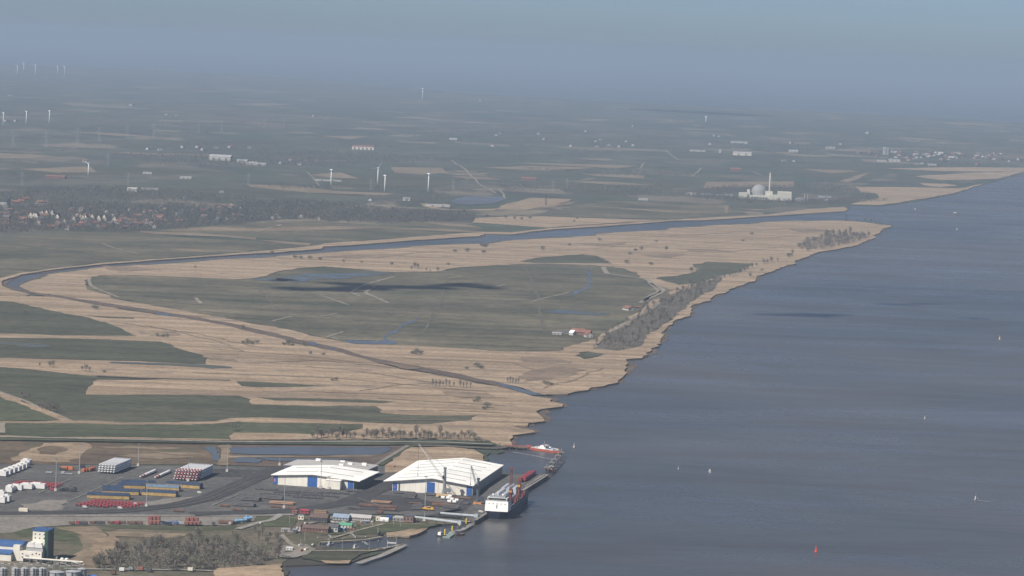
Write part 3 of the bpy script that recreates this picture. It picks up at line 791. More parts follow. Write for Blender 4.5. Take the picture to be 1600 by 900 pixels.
for x in range(488, 745, 6):
    if 556 < x < 566 or 632 < x < 640:
        continue
    y = 686.5 + (x - 488) * 0.008 + random.uniform(-2.2, 0.6)
    tree('bare_tree', k, x + random.uniform(-2, 2), y, random.uniform(0.7, 1.15), label='bare tree in the row along the dike behind the warehouses', group='dike tree row'); k += 1
for x, y, s in [(648, 421, 1.3), (643, 422, 1.0), (653, 422, 1.0), (666, 424, .8), (684, 425, .9), (672, 425, .6)]:
    tree('bare_tree', k, x, y, s * 0.9, label='bare tree in the clump on the upper edge of the island pasture', group='island pasture clump'); k += 1
for x, y, s in [(66, 641, .8), (72, 642, 1.0), (77, 644, .9), (83, 645, 1.0), (89, 645, .9), (94, 647, .7), (34, 622, .7), (39, 624, .6), (46, 626, .6), (62, 639, .7)]:
    tree('bare_tree', k, x, y, s * 1.0, label='bare tree beside the diagonal track on the left meadow', group='track-side trees'); k += 1
for x, y, s in [(364, 673, .9), (368, 672, .8), (374, 671, .6)]:
    tree('bare_tree', k, x, y, s * 0.8, label='bare tree at the corner of the reed strip above the pond', group='reed corner trees'); k += 1
for x, y, s in [(78, 574, .9), (83, 574, .6), (128, 579, .6), (134, 580, .7), (140, 581, .6), (62, 573, .4)]:
    tree('bare_tree', k, x, y, s * 1.1, label='thin bare tree in the reed strip at the left', group='left reed strip trees'); k += 1
for x, y in [(676, 604), (681, 605), (687, 605), (692, 604), (697, 604), (702, 605), (709, 606), (724, 606), (729, 606), (735, 607), (719, 606)]:
    tree('bare_tree', 3, x, y, random.uniform(.5, .75), label='slim bare tree in the little row amid the reeds', group='reed row trees'); k += 1
for x, y in [(793, 599), (797, 599), (801, 600), (806, 600), (810, 600)]:
    tree('bare_tree', 3, x, y, random.uniform(.5, .7), label='slim bare tree standing by the gully mouth', group='gully mouth trees'); k += 1
THICK = [(150, 889), (160, 876), (176, 866), (205, 858), (240, 853), (300, 850), (345, 852), (400, 856), (442, 866), (436, 880), (380, 886), (330, 892), (200, 894), (160, 893)]
for p in scatter(THICK, 96, 9, 4):
    tree('bare_tree', k, 0, 0, random.uniform(0.7, 1.15), label='bare tree in the grey thicket beside the silo plant', group='thicket trees', world=p); k += 1
wood('underbrush', THICK, 520, 33, (3, 7), 'bare brown underbrush of the thicket beside the silo plant', 20)
for x, y, s in [(150, 889, .8), (157, 885, 1.0), (148, 880, .7)]:
    tree('bare_tree', k, x, y, s, label='lone bare tree at the left end of the thicket', group='lone thicket edge trees'); k += 1
for x, y, s in [(410, 838, .9), (422, 842, .8), (433, 846, .9), (446, 838, .7), (455, 834, .7), (418, 850, .9), (404, 846, .8), (470, 838, .6), (560, 827, .6), (398, 832, .7)]:
    tree('bare_tree', k, x, y, s * 0.85, label='bare tree among the clubhouses by the small marina', group='marina trees'); k += 1
sh = [(148, 482, 1.2), (151, 483, 1.0), (380, 537, 1.0), (387, 538, 1.2), (394, 538, 1.2), (402, 537, 1.0), (444, 539, 1.0), (451, 540, 1.2), (457, 540, .8), (476, 541, 1.0), (645, 553, 1.1), (651, 554, 1.3), (657, 553, 1.1), (745, 574, 1.2), (752, 576, 1.2),
      (747, 627, 1.0), (742, 628, .9), (761, 637, 1.2), (757, 640, 1.0), (485, 554, .8), (505, 555, .8), (525, 595, .8), (519, 595, .7), (246, 526, .8), (254, 527, 1.0), (261, 527, .9), (163, 582, .7), (39, 490, .9), (729, 577, .8), (855, 602, 1.0), (862, 602, .9),
      (850, 600, .8), (711, 394, 1.2), (730, 394, 1.3), (756, 395, 1.4), (848, 391, 1.3), (937, 376, 1.2), (890, 384, .9), (993, 392, 1.2), (1002, 391, 1.2), (984, 398, 1.2), (979, 412, 1.3), (1017, 414, 1.3), (1041, 391, 1.2), (1025, 378, .9), (1175, 367, 1.1), (1161, 377, 1.0),
      (1080, 424, 1.2), (470, 404, 1.1), (484, 405, 1.1), (500, 406, 1.2), (537, 410, .8), (565, 411, .8), (425, 397, 1.0), (461, 403, 1.2), (380, 513, .8), (700, 414, .8), (612, 414, .9), (305, 418, .7), (804, 343, 1.2), (815, 343, 1.2), (828, 342, 1.1), (902, 342, .9), (897, 347, .8),
      (760, 339, 1.4), (790, 341, 1.3), (1352, 345, 1.2), (1360, 347, 1.2), (1368, 349, 1.2), (1375, 351, 1.0), (1340, 344, .8), (1232, 402, 1.3), (745, 690, 1.2), (752, 692, .8), (762, 692, .8), (1172, 432, 1.0), (1190, 423, .8)]
for i, (x, y, s) in enumerate(sh):
    where = ('dry reed near the gully' if 380 < x < 900 and 510 < y < 660 else 'reeds on the upper island' if y < 425 and y > 350 else 'reed bank beyond the creek' if y <= 350 else 'end of the dike' if y > 660 else 'island shore' if x > 1100 else 'reeds at the left')
    tree('shrub', i, x, y, s * (1.15 if y > 450 else 1.3), label='low bare shrub standing alone in the ' + where, group='shrubs, ' + where, cat='shrub')

# ---- far woods
FW = 'bare brown wood'
wood('village_wood', [(-60, 340), (0, 326), (60, 320), (160, 319), (260, 322), (340, 324), (400, 330), (400, 346), (330, 354), (270, 360), (180, 364), (60, 362), (-60, 368)], 4600, 50, (8, 13), FW + ' around the nearest village at the left edge', 20, M_FARTWIG)
wood('village_wood', [(380, 318), (470, 314), (560, 324), (640, 330), (738, 336), (742, 344), (690, 347), (600, 350), (500, 345), (440, 343), (390, 346), (330, 346)], 3200, 51, (8, 14), FW + ' behind the creek fields left of the lake', 18, M_FARTWIG)
wood('village_wood', [(60, 300), (150, 292), (300, 300), (420, 312), (380, 318), (250, 317), (120, 318), (0, 318), (-60, 320), (-60, 308)], 1900, 52, (8, 14), FW + ' below the white sheds at the left', 12, M_FARTWIG)
wood('village_wood', [(170, 242), (260, 240), (380, 246), (500, 252), (480, 262), (350, 262), (250, 258)], 1300, 53, (9, 14), FW + ' along the field edge near the pale hangar', 10, M_FARTWIG)
wood('village_wood', [(400, 240), (520, 236), (620, 243), (700, 250), (640, 256), (500, 258), (420, 252)], 1300, 54, (9, 15), FW + ' under the long cream building', 10, M_FARTWIG)
wood('village_wood', [(630, 308), (690, 302), (700, 306), (712, 314), (660, 316), (600, 314), (560, 310)], 330, 55, (8, 12), FW + ' at the foot of the wind turbines', 12, M_FARTWIG)
wood('village_wood', [(1060, 303), (1100, 300), (1150, 309), (1200, 314), (1260, 315), (1320, 314), (1332, 318), (1280, 322), (1180, 318), (1100, 312)], 900, 56, (8, 14), FW + ' screen in front of the power plant', 14, M_FARTWIG)
wood('village_wood', [(1100, 296), (1150, 291), (1240, 292), (1270, 284), (1300, 288), (1330, 296), (1370, 308), (1330, 315), (1290, 310), (1240, 302), (1150, 302)], 900, 57, (8, 14), FW + ' behind the power plant', 12, M_FARTWIG)
wood('village_wood', [(880, 294), (960, 290), (1070, 300), (1080, 308), (960, 306), (890, 303)], 520, 58, (7, 12), FW + ' left of the power plant', 12, M_FARTWIG)
wood('village_wood', [(810, 262), (900, 268), (1000, 266), (1100, 274), (1060, 279), (960, 275), (850, 271)], 500, 59, (8, 13), FW + ' beyond the pale field strips', 10, M_FARTWIG)
wood('village_wood', [(1330, 248), (1400, 240), (1500, 238), (1640, 242), (1640, 256), (1520, 258), (1420, 258)], 800, 60, (8, 14), FW + ' through the town at the right', 9, M_FARTWIG)
wood('village_wood', [(800, 204), (900, 208), (1000, 214), (1080, 220), (1000, 229), (880, 226), (800, 218)], 500, 61, (9, 15), FW + ' round the distant hamlet', 8, M_FARTWIG)
wood('village_wood', [(230, 226), (330, 224), (440, 230), (430, 238), (330, 236), (240, 233)], 400, 62, (9, 14), FW + ' round the far houses above the hangar', 8, M_FARTWIG)
wood('village_wood', [(600, 198), (720, 204), (800, 210), (760, 216), (640, 212)], 260, 63, (9, 15), FW + ' far off above the cream building', 8, M_FARTWIG)
wood('village_wood', [(1120, 226), (1240, 226), (1340, 232), (1300, 238), (1180, 236)], 300, 64, (9, 15), FW + ' between the far white sheds', 8, M_FARTWIG)
wood('village_wood', [(780, 293), (800, 288), (830, 290), (845, 296), (820, 302), (790, 302)], 170, 65, (8, 12), FW + ' beside the red roofs by the pylons', 12, M_FARTWIG)
wood('village_wood', [(1375, 312), (1388, 311), (1385, 316), (1330, 317), (1335, 309), (1368, 305)], 140, 66, (6, 10), FW + ' at the edge of the far reed bed', 12, M_FARTWIG)
rnd = random.Random(77)
for j in range(64):                                     # hedgerows and tree rows between the far fields
    x, y = rnd.uniform(-20, 1500), rnd.choice([rnd.uniform(170, 240), rnd.uniform(205, 300)])
    if y > 262 and x > 1290:
        continue
    L = rnd.uniform(30, 150); s = rnd.uniform(-0.03, 0.075)
    wood('hedgerow', [(x, y), (x + L, y + L * s), (x + L, y + L * s + 0.9), (x, y + 0.9)], int(L * 0.9), 100 + j, (7, 13), 'thin bare hedgerow between the distant fields', 8, M_FARTWIG)

# ================================================================== HOUSES
M_RED = paint('red_tiles', (0.215, 0.105, 0.08), 0.8)
M_BROWN = paint('brown_tiles', (0.125, 0.088, 0.075), 0.8)
M_SLATE = paint('slate_roof', (0.10, 0.10, 0.11), 0.7)
M_BRICK = paint('red_brick', (0.19, 0.105, 0.085), 0.9)
M_WHITE = paint('white_render', (0.45, 0.43, 0.40), 0.8)
M_CREAM = paint('cream_cladding', (0.66, 0.60, 0.50), 0.7)
M_GLASS = paint('window_glass', (0.03, 0.035, 0.045), 0.15)
M_ROOFW = paint('white_sheet_roof', (0.90, 0.88, 0.83), 0.5, 0.1, 0.035)
M_ROOFF = paint('pale_sheet_roof', (0.42, 0.415, 0.40), 0.5, 0.1, 0.05)
_hp = {}
def house(x, y, w, l, h, roof, wallm, rz, label, group, pitch=0.55):
    """gabled house: walls, overhanging roof, chimney, windows"""
    key = (roof.name, wallm.name, round(pitch, 2))
    loc = at(x, y, 1.2)
    if key not in _hp:
        e = empty('house', loc, rz, label, 'house', group)
        rh = 5 * pitch
        wb = MB()
        wb.extrude([(-5, 0), (5, 0), (5, 3.4), (0, 3.4 + rh), (-5, 3.4)], 'y', -7, 7)
        wb.build('wall', wallm, e)
        rb = MB()
        for s in (-1, 1):
            a = [(0, 3.45 + rh), (s * 5.6, 3.45 - 0.6 * pitch), (s * 5.6, 3.75 - 0.6 * pitch), (0, 3.78 + rh)]
            rb.extrude(a if s > 0 else a[::-1], 'y', -7.4, 7.4)
        r = rb.build('roof', roof, e)
        MB().box(-0.4, 0.4, 2.0, 2.9, 3.4 + rh * 0.8, 4.3 + rh).build('chimney', M_BRICK, r)
        for q in (-3, 3):
            MB().box(q - 0.7, q + 0.7, -7.05, -6.95, 1.0, 2.5).build('window', M_GLASS, e)
        _hp[key] = e
    else:
        e = copy_tree(_hp[key], loc, rz, label)
        e['group'] = group
    e.scale = (w / 10, l / 14, h / 6)
    return e

rr = random.Random(3)
GA = 'houses of the nearest village'
for x, y in [(48, 340), (53, 341), (58, 342), (62, 338), (67, 338), (73, 338), (82, 338), (91, 344), (125, 344), (129, 345), (135, 345), (144, 344), (156, 345), (163, 345), (100, 352), (114, 347), (178, 347)]:
    house(x, y, 11, 14, rr.uniform(9.5, 12), M_BROWN, M_CREAM, R(rr.uniform(-20, 20)), 'white gabled house in the nearest village at the left', GA, 1.0)
for x, y in [(78, 357), (162, 358), (216, 352), (228, 351), (33, 316), (40, 313), (24, 318), (250, 340), (206, 347), (62, 318), (70, 318), (348, 324), (10, 352), (130, 352), (148, 350), (190, 345)]:
    house(x, y, 12, rr.uniform(14, 22), rr.uniform(7, 9), M_RED, M_BRICK, R(rr.uniform(50, 130)), 'red roofed brick house in the nearest village at the left', GA)
for j in range(100):
    x, y = rr.uniform(-5, 380), rr.uniform(326, 360)
    if y > 362 - abs(x - 120) * 0.04:
        continue
    house(x, y, 11, rr.uniform(12, 20), rr.uniform(8, 10.5), rr.choice([M_SLATE, M_BROWN, M_RED]), rr.choice([M_BRICK, M_WHITE, M_BRICK]), R(rr.uniform(0, 180)), 'small house half hidden by trees in the nearest village at the left', GA)
GB = 'houses in the wood left of the lake'
for x, y, m1, m2 in [(428, 342, M_SLATE, M_WHITE), (434, 341, M_BROWN, M_WHITE), (431, 338, M_BROWN, M_WHITE), (467, 331, M_RED, M_BRICK), (471, 340, M_RED, M_WHITE), (479, 338, M_RED, M_BRICK), (482, 336, M_RED, M_BRICK), (466, 327, M_SLATE, M_WHITE), (440, 325, M_SLATE, M_WHITE), (516, 330, M_RED, M_BRICK), (523, 330, M_SLATE, M_WHITE), (361, 322, M_RED, M_CREAM), (346, 326, M_BROWN, M_CREAM), (362, 325, M_RED, M_WHITE),
                     (302, 331, M_SLATE, M_WHITE), (284, 330, M_SLATE, M_WHITE), (228, 332, M_BROWN, M_WHITE), (236, 333, M_RED, M_WHITE), (243, 333, M_BROWN, M_CREAM), (290, 310, M_SLATE, M_WHITE), (346, 301, M_SLATE, M_WHITE), (498, 343, M_BROWN, M_WHITE), (579, 314, M_SLATE, M_WHITE)]:
    house(x, y, 12, 15, 8, m1, m2, R(rr.uniform(-40, 40)), 'small house among the bare woods left of the lake', GB)
GC = 'houses of the town at the right'
for j in range(85):
    x = rr.gauss(1480, 75); y = 243 + abs(rr.gauss(0, 7)) - 4 + (x - 1480) * 0.012
    if not 1320 < x < 1605 or y > 262:
        continue
    house(x, y, rr.uniform(10, 22), rr.uniform(14, 30), rr.uniform(8, 11), rr.choice([M_RED, M_BROWN, M_SLATE, M_RED, M_ROOFF]), rr.choice([M_WHITE, M_BRICK, M_WHITE]), R(rr.uniform(-60, 60)), 'small house in the distant town on the right', GC)
GD = 'distant scattered farmhouses'
for x, y in [(931, 222), (939, 219), (951, 228), (978, 222), (990, 228), (968, 230), (893, 229), (916, 206), (990, 198), (841, 210), (851, 218), (932, 230), (1117, 213), (1123, 214), (286, 231), (309, 231), (318, 235), (338, 232), (360, 231), (390, 232), (250, 235), (232, 234), (10, 190), (25, 190), (133, 253), (137, 254), (16, 150), (206, 165), (260, 180), (276, 181), (491, 182), (510, 186), (752, 158), (775, 212), (783, 209), (1236, 224), (1313, 226), (1240, 253), (1225, 252), (1356, 209), (1110, 226), (770, 229), (455, 252), (440, 256), (470, 258)]:
    if y < 170 or (x > 1200 and y < 215):
        sc_ = 2.0
    else:
        sc_ = 1.3
    house(x, y, 12 * sc_, 15 * sc_, 7.5 * sc_, rr.choice([M_RED, M_SLATE, M_BROWN]), M_WHITE, R(rr.uniform(-50, 50)), 'isolated white farmhouse far out on the hazy plain', GD)

# ---- larger far buildings
def shed(x, y, wpx, hpx, dep, label, name='shed', wallm=None, roofm=None, rz=0.0, cat='shed', flat=False, doors=2):
    """long low shed whose front measures wpx by hpx in the photo"""
    k = mpp(x, y)
    w, h = wpx * k, hpx * k
    e = empty(name, at(x, y, 1.2), rz, label, cat)
    wallm, roofm = wallm or M_WHITE, roofm or M_ROOFF
    eh, rh = (h * 0.78, h) if not flat else (h * 0.92, h)
    MB().box(-w / 2, w / 2, 0, dep, 0, eh).build('wall', wallm, e)
    rb = MB()
    if flat:
        rb.box(-w / 2 - 0.5, w / 2 + 0.5, -0.5, dep + 0.5, eh + 0.02, rh)
    else:
        rb.extrude([(-0.8, eh + 0.03), (dep + 0.8, eh + 0.03), (dep / 2, rh + dep * 0.06)], 'x', -w / 2 - 0.8, w / 2 + 0.8)
    rb.build('roof', roofm, e)
    for j in range(doors):
        cx = -w / 2 + w * (j + 0.7) / (doors + 0.4)
        MB().box(cx - w * 0.035, cx + w * 0.035, -0.12, -0.03, 0.1, eh * 0.7).build('door', M_SLATE, e)
    return e
M_BLUE = paint('blue_steel', (0.035, 0.11, 0.33), 0.5)
shed(567, 234, 34, 6, 40, 'long cream building far behind the wind turbines', 'warehouse', M_CREAM, M_RED, R(-2), 'warehouse', doors=5)
shed(343, 251, 34, 8, 45, 'big pale hangar with light roof on the far left plain', 'hangar', M_WHITE, M_ROOFF, R(-8), 'hangar', doors=3)
shed(378, 254, 16, 4, 25, 'small white shed right of the pale hangar')
shed(395, 256, 12, 3, 25, 'smallest white shed at the end beside the pale hangar')
shed(230, 272, 14, 3, 25, 'white flat shed in the left woods', flat=True)
shed(206, 300, 15, 6, 30, 'white block of the sheds in the left woods', 'factory', M_WHITE, M_ROOFF, 0, 'factory')
shed(234, 297, 26, 3, 30, 'long white roofed shed right of the white block', flat=True)
shed(290, 279, 18, 3, 30, 'low white shed out on the field by the left woods', flat=True)
shed(86, 279, 30, 4, 35, 'long brown roofed barn at the left', 'barn', M_BRICK, M_RED, 0, 'barn')
shed(4, 320, 12, 3, 30, 'white flat roofed hall at the left frame edge', flat=True)
shed(64, 321, 22, 3, 25, 'long white hall under the trees near the dark mill', flat=True)
shed(708, 219, 12, 2.6, 30, 'bright white barn alone on the far plain', 'barn', cat='barn')
shed(635, 314, 11, 5, 25, 'white block near the foot of the wind turbines', 'factory', cat='factory', flat=True)
shed(684, 323, 38, 3, 30, 'long white shed on the sand left of the lake', flat=True)
shed(400, 258, 30, 3, 30, 'pale row of barns by the long cream building', 'barn', cat='barn')
shed(512, 283, 42, 2.2, 20, 'long thin white roof in the field below the turbine', flat=True)
shed(826, 282, 24, 4, 40, 'wide red roofed barn left of the pylon', 'barn', M_BRICK, M_RED, 0, 'barn')
shed(1160, 243, 28, 5, 40, 'yellowish white shed complex on the far plain', 'factory', M_CREAM, M_ROOFF, 0, 'factory')
shed(1155, 224, 26, 3, 40, 'long white far shed above the yellowish complex', flat=True)
shed(1090, 237, 24, 2.5, 40, 'long low white shed left of the yellowish complex', flat=True)
shed(1125, 239, 3, 6, 10, 'small white silo tower between the far sheds', 'silo', cat='silo', flat=True, doors=0)
shed(1298, 233, 14, 3.5, 40, 'bright white hall left of the tower block', flat=True)
shed(1240, 238, 14, 3, 40, 'white barn on the far fields behind the power plant', 'barn', cat='barn')
shed(1398, 253, 16, 4, 30, 'white school-like block under the tower block', flat=True)
shed(1378, 253, 13, 3, 30, 'white hall at the foot of the tower block', flat=True)
shed(1457, 259, 12, 3, 30, 'white riverside hall in the far town', flat=True)
shed(1150, 268, 16, 5, 30, 'red roofed barn behind the power plant', 'barn', M_BRICK, M_RED, 0, 'barn')
shed(1005, 313, 14, 3, 20, 'white farm shed left of the power plant', flat=True)
shed(1080, 304, 18, 3, 20, 'low white shed beside the power plant wood', flat=True)

# residential tower block
e = empty('tower_block', at(1384, 242, 1.2), 0, 'tall white tower block in the distant town', 'tower')
k_ = mpp(1384, 242)
MB().box(-4.0 * k_, -0.2 * k_, 0, 22, 0, 12.0 * k_).build('left_wing', M_WHITE, e)
MB().box(0.2 * k_, 4.0 * k_, 4, 26, 0, 11.2 * k_).build('right_wing', M_WHITE, e)
MB().box(-0.8 * k_, 0.8 * k_, 8, 18, 0, 12.6 * k_).build('stair_core', M_SLATE, e)
for j in range(9):
    for q in (-2.9, -1.3, 1.3, 2.9):
        y0 = -0.12 if q < 0 else 3.88
        MB().box((q - .42) * k_, (q + .42) * k_, y0, y0 + 0.1, (0.7 + j * 1.15) * k_, (1.2 + j * 1.15) * k_).build('window', M_GLASS, e)

# ---- dark mill tower, masts, pylons
M_DARK = paint('dark_steel', (0.045, 0.045, 0.05), 0.6)
M_GALV = paint('galvanised_steel', (0.33, 0.34, 0.35), 0.5, metal=0.0)
e = empty('windmill', at(13, 325, 1.2), 0, 'dark old mill tower standing in the village at the left edge', 'windmill')
MB().lathe([(6.5, 0), (5, 10), (4.2, 20), (4.5, 23)], 8).build('tower', M_DARK, e)
MB().lathe([(4.4, 23.05), (4.2, 25), (2.4, 28), (0.3, 29)], 8).build('cap', M_SLATE, e)
for j in range(4):
    a = R(30 + 90 * j)
    MB().extrude([(-0.2, 0), (1.3, 3), (1.3, 14), (-0.2, 14)], 'y', -5.2, -4.9).build('sail', M_DARK, e).matrix_local = Matrix.Translation((0, 0, 24.5)) @ Matrix.Rotation(a, 4, 'Y')

def lattice(mb, a, b, wa, wb, n, r):
    """square lattice mast or boom from a to b"""
    a, b = Vector(a), Vector(b)
    d = (b - a).normalized()
    u = d.cross(Vector((0, 0, 1)) if abs(d.z) < 0.95 else Vector((1, 0, 0))).normalized()
    w = d.cross(u)
    C = []
    for j in range(n + 1):
        t = j / n
        c, s = a.lerp(b, t), wa + (wb - wa) * t
        C.append([c + (u * i + w * q) * s / 2 for i, q in ((-1, -1), (1, -1), (1, 1), (-1, 1))])
    for q in range(4):
        mb.tube(C[0][q], C[-1][q], r, r * 0.8, 4, False)
    for j in range(n):
        for q in range(4):
            mb.tube(C[j][q], C[j + 1][(q + 1) % 4], r * 0.6, r * 0.6, 3, False)
def pylon_proto(loc, label):
    e = empty('power_pylon', loc, R(20), label, 'pylon', 'power line pylons')
    b = MB(); lattice(b, (0, 0, 0), (0, 0, 42), 7, 1.2, 6, 0.17); b.build('mast', M_GALV, e)
    for z, w in ((28, 11), (34, 8.5), (39, 6)):
        b = MB(); lattice(b, (-w, 0, z), (w, 0, z), 1.0, 1.0, 5, 0.12); b.build('cross_arm', M_GALV, e)
    return e
py0 = None
for x, y, s, w in [(20, 230, 1.6, 'far left plain'), (72, 230, 1.5, 'far left plain'), (121, 224, 1.6, 'far left plain'), (155, 222, 1.5, 'far left plain'), (199, 217, 1.5, 'far left plain'), (240, 216, 1.6, 'far left plain'), (310, 209, 1.5, 'far left plain'), (346, 208, 1.5, 'far left plain'), (413, 200, 1.4, 'far left plain'), (443, 200, 1.4, 'far left plain'),
                (579, 297, 0.85, 'turbine field'), (708, 297, 0.85, 'turbine field'), (864, 299, 0.85, 'fields behind the sand field'), (946, 297, .6, 'fields behind the sand field'), (886, 294, .8, 'fields behind the sand field'), (34, 290, 1.0, 'barn fields at the left'), (200, 289, 0.9, 'barn fields at the left'), (388, 289, 0.9, 'barn fields at the left'), (168, 260, 1.1, 'barn fields at the left')]:
    lab = 'faint grey lattice pylon on the ' + w
    if py0 is None:
        py0 = pylon_proto(at(x, y, 1.2), lab); py0.scale = (s, s, s)
    else:
        copy_tree(py0, at(x, y, 1.2), R(20), lab, s)
e = empty('lattice_tower', at(853, 320, 1.2), 0, 'dark slim lattice tower on the pale sand field', 'tower')
b = MB(); lattice(b, (0, 0, 0), (0, 0, 28), 5, 1.5, 5, 0.5); b.build('mast', M_DARK, e)
MB().box(-2.2, 2.2, -2.2, 2.2, 0, 3).build('base', M_DARK, e)
e = empty('river_beacon', at(1322, 346, 1.2), 0, 'dark lattice beacon near the island tip', 'beacon')
b = MB(); lattice(b, (0, 0, 0), (0, 0, 17), 4.6, 3.4, 4, 0.5); b.build('mast', M_DARK, e)
MB().box(-2, 2, -2, 2, 17, 20).build('lantern', M_DARK, e)
MB().box(-2.6, 2.6, -2.6, 2.6, 0, 1.2).build('base', M_CONC, e)

# ---- wind turbines
M_TURB = paint('turbine_white', (0.74, 0.75, 0.75), 0.45, 0.05)
def turbine(x, y, hub, rad, label, group, rot=0.3, yaw=0.0):
    """base pixel, hub height in photo pixels, blade length in photo pixels"""
    k = mpp(x, y)
    H, B = hub * k, rad * k
    f = max(1.0, k * 0.42)                      # tower girth in metres
    e = empty('wind_turbine', at(x, y, 1.2), yaw, label, 'wind turbine', group)
    MB().lathe([(2.1 * f, 0), (1.8 * f, H * 0.5), (1.25 * f, H)], 12).build('tower', M_TURB, e, True)
    n = MB()
    n.extrude([(-1.5 * f, H), (1.5 * f, H), (1.5 * f, H + 2.6 * f), (0.8 * f, H + 3.2 * f), (-0.8 * f, H + 3.2 * f), (-1.5 * f, H + 2.6 * f)], 'y', -3.2 * f, 5 * f)
    n.build('nacelle', M_TURB, e)
    hb = MB(); hb.tube((0, -3.3 * f, H + 1.5 * f), (0, -5.4 * f, H + 1.5 * f), 1.5 * f, 0.5 * f, 10); h = hb.build('hub', M_TURB, e)
    for j in range(3):
        b = MB()
        rings = []
        for t, c, th in ((0.02, .9, .8), (0.12, 1.3, .6), (0.25, 1.6, .35), (0.6, 1.0, .2), (1.0, 0.25, .08)):
            rings.append([Vector((p * c * f * 0.9, -4.4 * f + q * th * f * 0.6, t * B)) for p, q in ((-1, 0), (0, -1), (1, 0), (0, 1))])
        b.loft(rings)
        o = b.build('blade', M_TURB, e)
        o.matrix_local = Matrix.Translation((0, 0, H + 1.5 * f)) @ Matrix.Rotation(rot + j * 2.0944, 4, 'Y')
G1 = 'wind turbines in mid distance'
turbine(517, 292, 26, 13, 'leftmost of the four white wind turbines in the middle distance', G1, 0.0, R(60))
turbine(590, 289, 26, 15, 'tallest wind turbine with a blade slanting up, second of four', G1, 0.45, R(40))
turbine(601, 301, 26, 13, 'white wind turbine just right of the tallest, nearest of four', G1, 1.05, R(70))
turbine(669, 302, 30, 14, 'rightmost of the four white wind turbines in the middle distance', G1, 0.0, R(66))
turbine(138, 275, 19, 10, 'single squat white wind turbine by the left fields', G1, 0.6, R(75))
turbine(660, 157, 18, 9, 'lone white wind turbine near the hazy coast', 'far wind turbines', 0.2, R(75))
turbine(1103, 192, 9, 5, 'tiny white wind turbine under the dark cloud shadow on the far right', 'far wind turbines', 0.5, R(75))
for x, y, w in ((5, 197, 'left'), (41, 195, 'middle'), (77, 194, 'right')):
    turbine(x, y, 20, 9, w + ' one of three wind turbines in a row at the left edge', 'row of three turbines', 0.9, R(78))
for x, y, h, w in ((27, 118, 14, 'first'), (37, 113, 14, 'second'), (55, 119, 17, 'third and clearest'), (90, 117, 13, 'fourth'), (101, 119, 14, 'fifth')):
    turbine(x, y, h, 6, w + ' from the left of five faint wind turbines on the horizon', 'faint horizon turbines', 0.6, R(78))

# ---- the nuclear power plant
M_DOME = paint('grey_concrete_dome', (0.26, 0.265, 0.26), 0.7, 0.08)
M_PLANT = paint('pale_yellow_cladding', (0.52, 0.50, 0.43), 0.6, 0.06)
k_ = mpp(1190, 311)
def P(x, y=311):
    return (x - 1190) * k_
e = empty('power_plant', at(1190, 312, 1.2), R(-2), 'pale nuclear power plant with grey dome and tall chimney by the river', 'power plant')
d = MB().lathe([(12 * k_, 6 * k_), (12.2 * k_, 11 * k_)] + [(12.2 * k_ * math.cos(t), 11 * k_ + 11.5 * k_ * math.sin(t)) for t in (0.2, 0.45, 0.7, 0.95, 1.2, 1.4, 1.53)], 32, (-3 * k_, 60, 0)).build('dome', M_DOME, e, True)
MB().lathe([(12.8 * k_, 0), (12.8 * k_, 10.6 * k_)], 32, (-3 * k_, 60, 0)).build('dome_base', M_DOME, e)
MB().box(P(1168), P(1172), 30, 70, 0, 14 * k_).build('stair_tower', M_PLANT, d)
ch = MB().lathe([(1.7 * k_, 0), (1.35 * k_, 18 * k_), (1.0 * k_, 43 * k_)], 14, (12.5 * k_, 40, 0)).build('chimney', M_WHITE, e, True)
MB().lathe([(1.25 * k_, 41.5 * k_), (1.2 * k_, 42.5 * k_)], 14, (12.5 * k_, 40, 0)).build('chimney_band', M_SLATE, ch)
MB().box(P(1196), P(1207), 25, 50, 0, 13 * k_).build('auxiliary_block', M_PLANT, e)
MB().box(P(1155), P(1168), 10, 45, 0, 9.5 * k_).build('left_block', M_PLANT, e)
MB().box(P(1168.2), P(1172), 14, 40, 0, 6 * k_).build('link_block', M_DOME, e)
MB().box(P(1172.2), P(1201), 0, 34, 0, 6.2 * k_).build('turbine_hall', M_PLANT, e)
MB().box(P(1201.2), P(1215), -2, 34, 0, 8 * k_).build('switch_hall', M_PLANT, e)
rb_ = MB().box(P(1215.2), P(1236), -4, 50, 0, 12.5 * k_).build('right_block', M_PLANT, e)
MB().box(P(1215.1), P(1236.1), -4.2, 50.1, 12.5 * k_, 13.1 * k_).build('roof_edge', M_CREAM, rb_)
for j in range(6):
    MB().box(P(1174 + j * 4.3), P(1176.6 + j * 4.3), -0.2, -0.1, 1.2 * k_, 3.6 * k_).build('window', M_GLASS, e)
for q in (1257, 1261.5):
    MB().lathe([(0.75 * k_, 0), (0.55 * k_, 12 * k_)], 8, (P(q), 20, 0)).build('vent_stack', M_GALV, e)
MB().extrude([(P(1242), 0), (P(1257), 0), (P(1257), 3.4 * k_), (P(1249.5), 5 * k_), (P(1242), 3.4 * k_)], 'y', 0, 30).build('pump_house', M_DOME, e)
shed(1289, 309, 20, 2.4, 30, 'low blue roofed hall right of the power plant', 'hall', M_GALV, paint('pale_blue_roof', (0.34, 0.42, 0.52), 0.5), 0, 'hall', True, 0)
shed(1291, 315, 5, 4, 14, 'small bright white pump house right of the power plant', 'pump_house', cat='house', flat=True, doors=1)
shed(1120, 306, 50, 2.6, 22, 'long low pale office wing left of the power plant', 'office_building', cat='building', flat=True, doors=6)
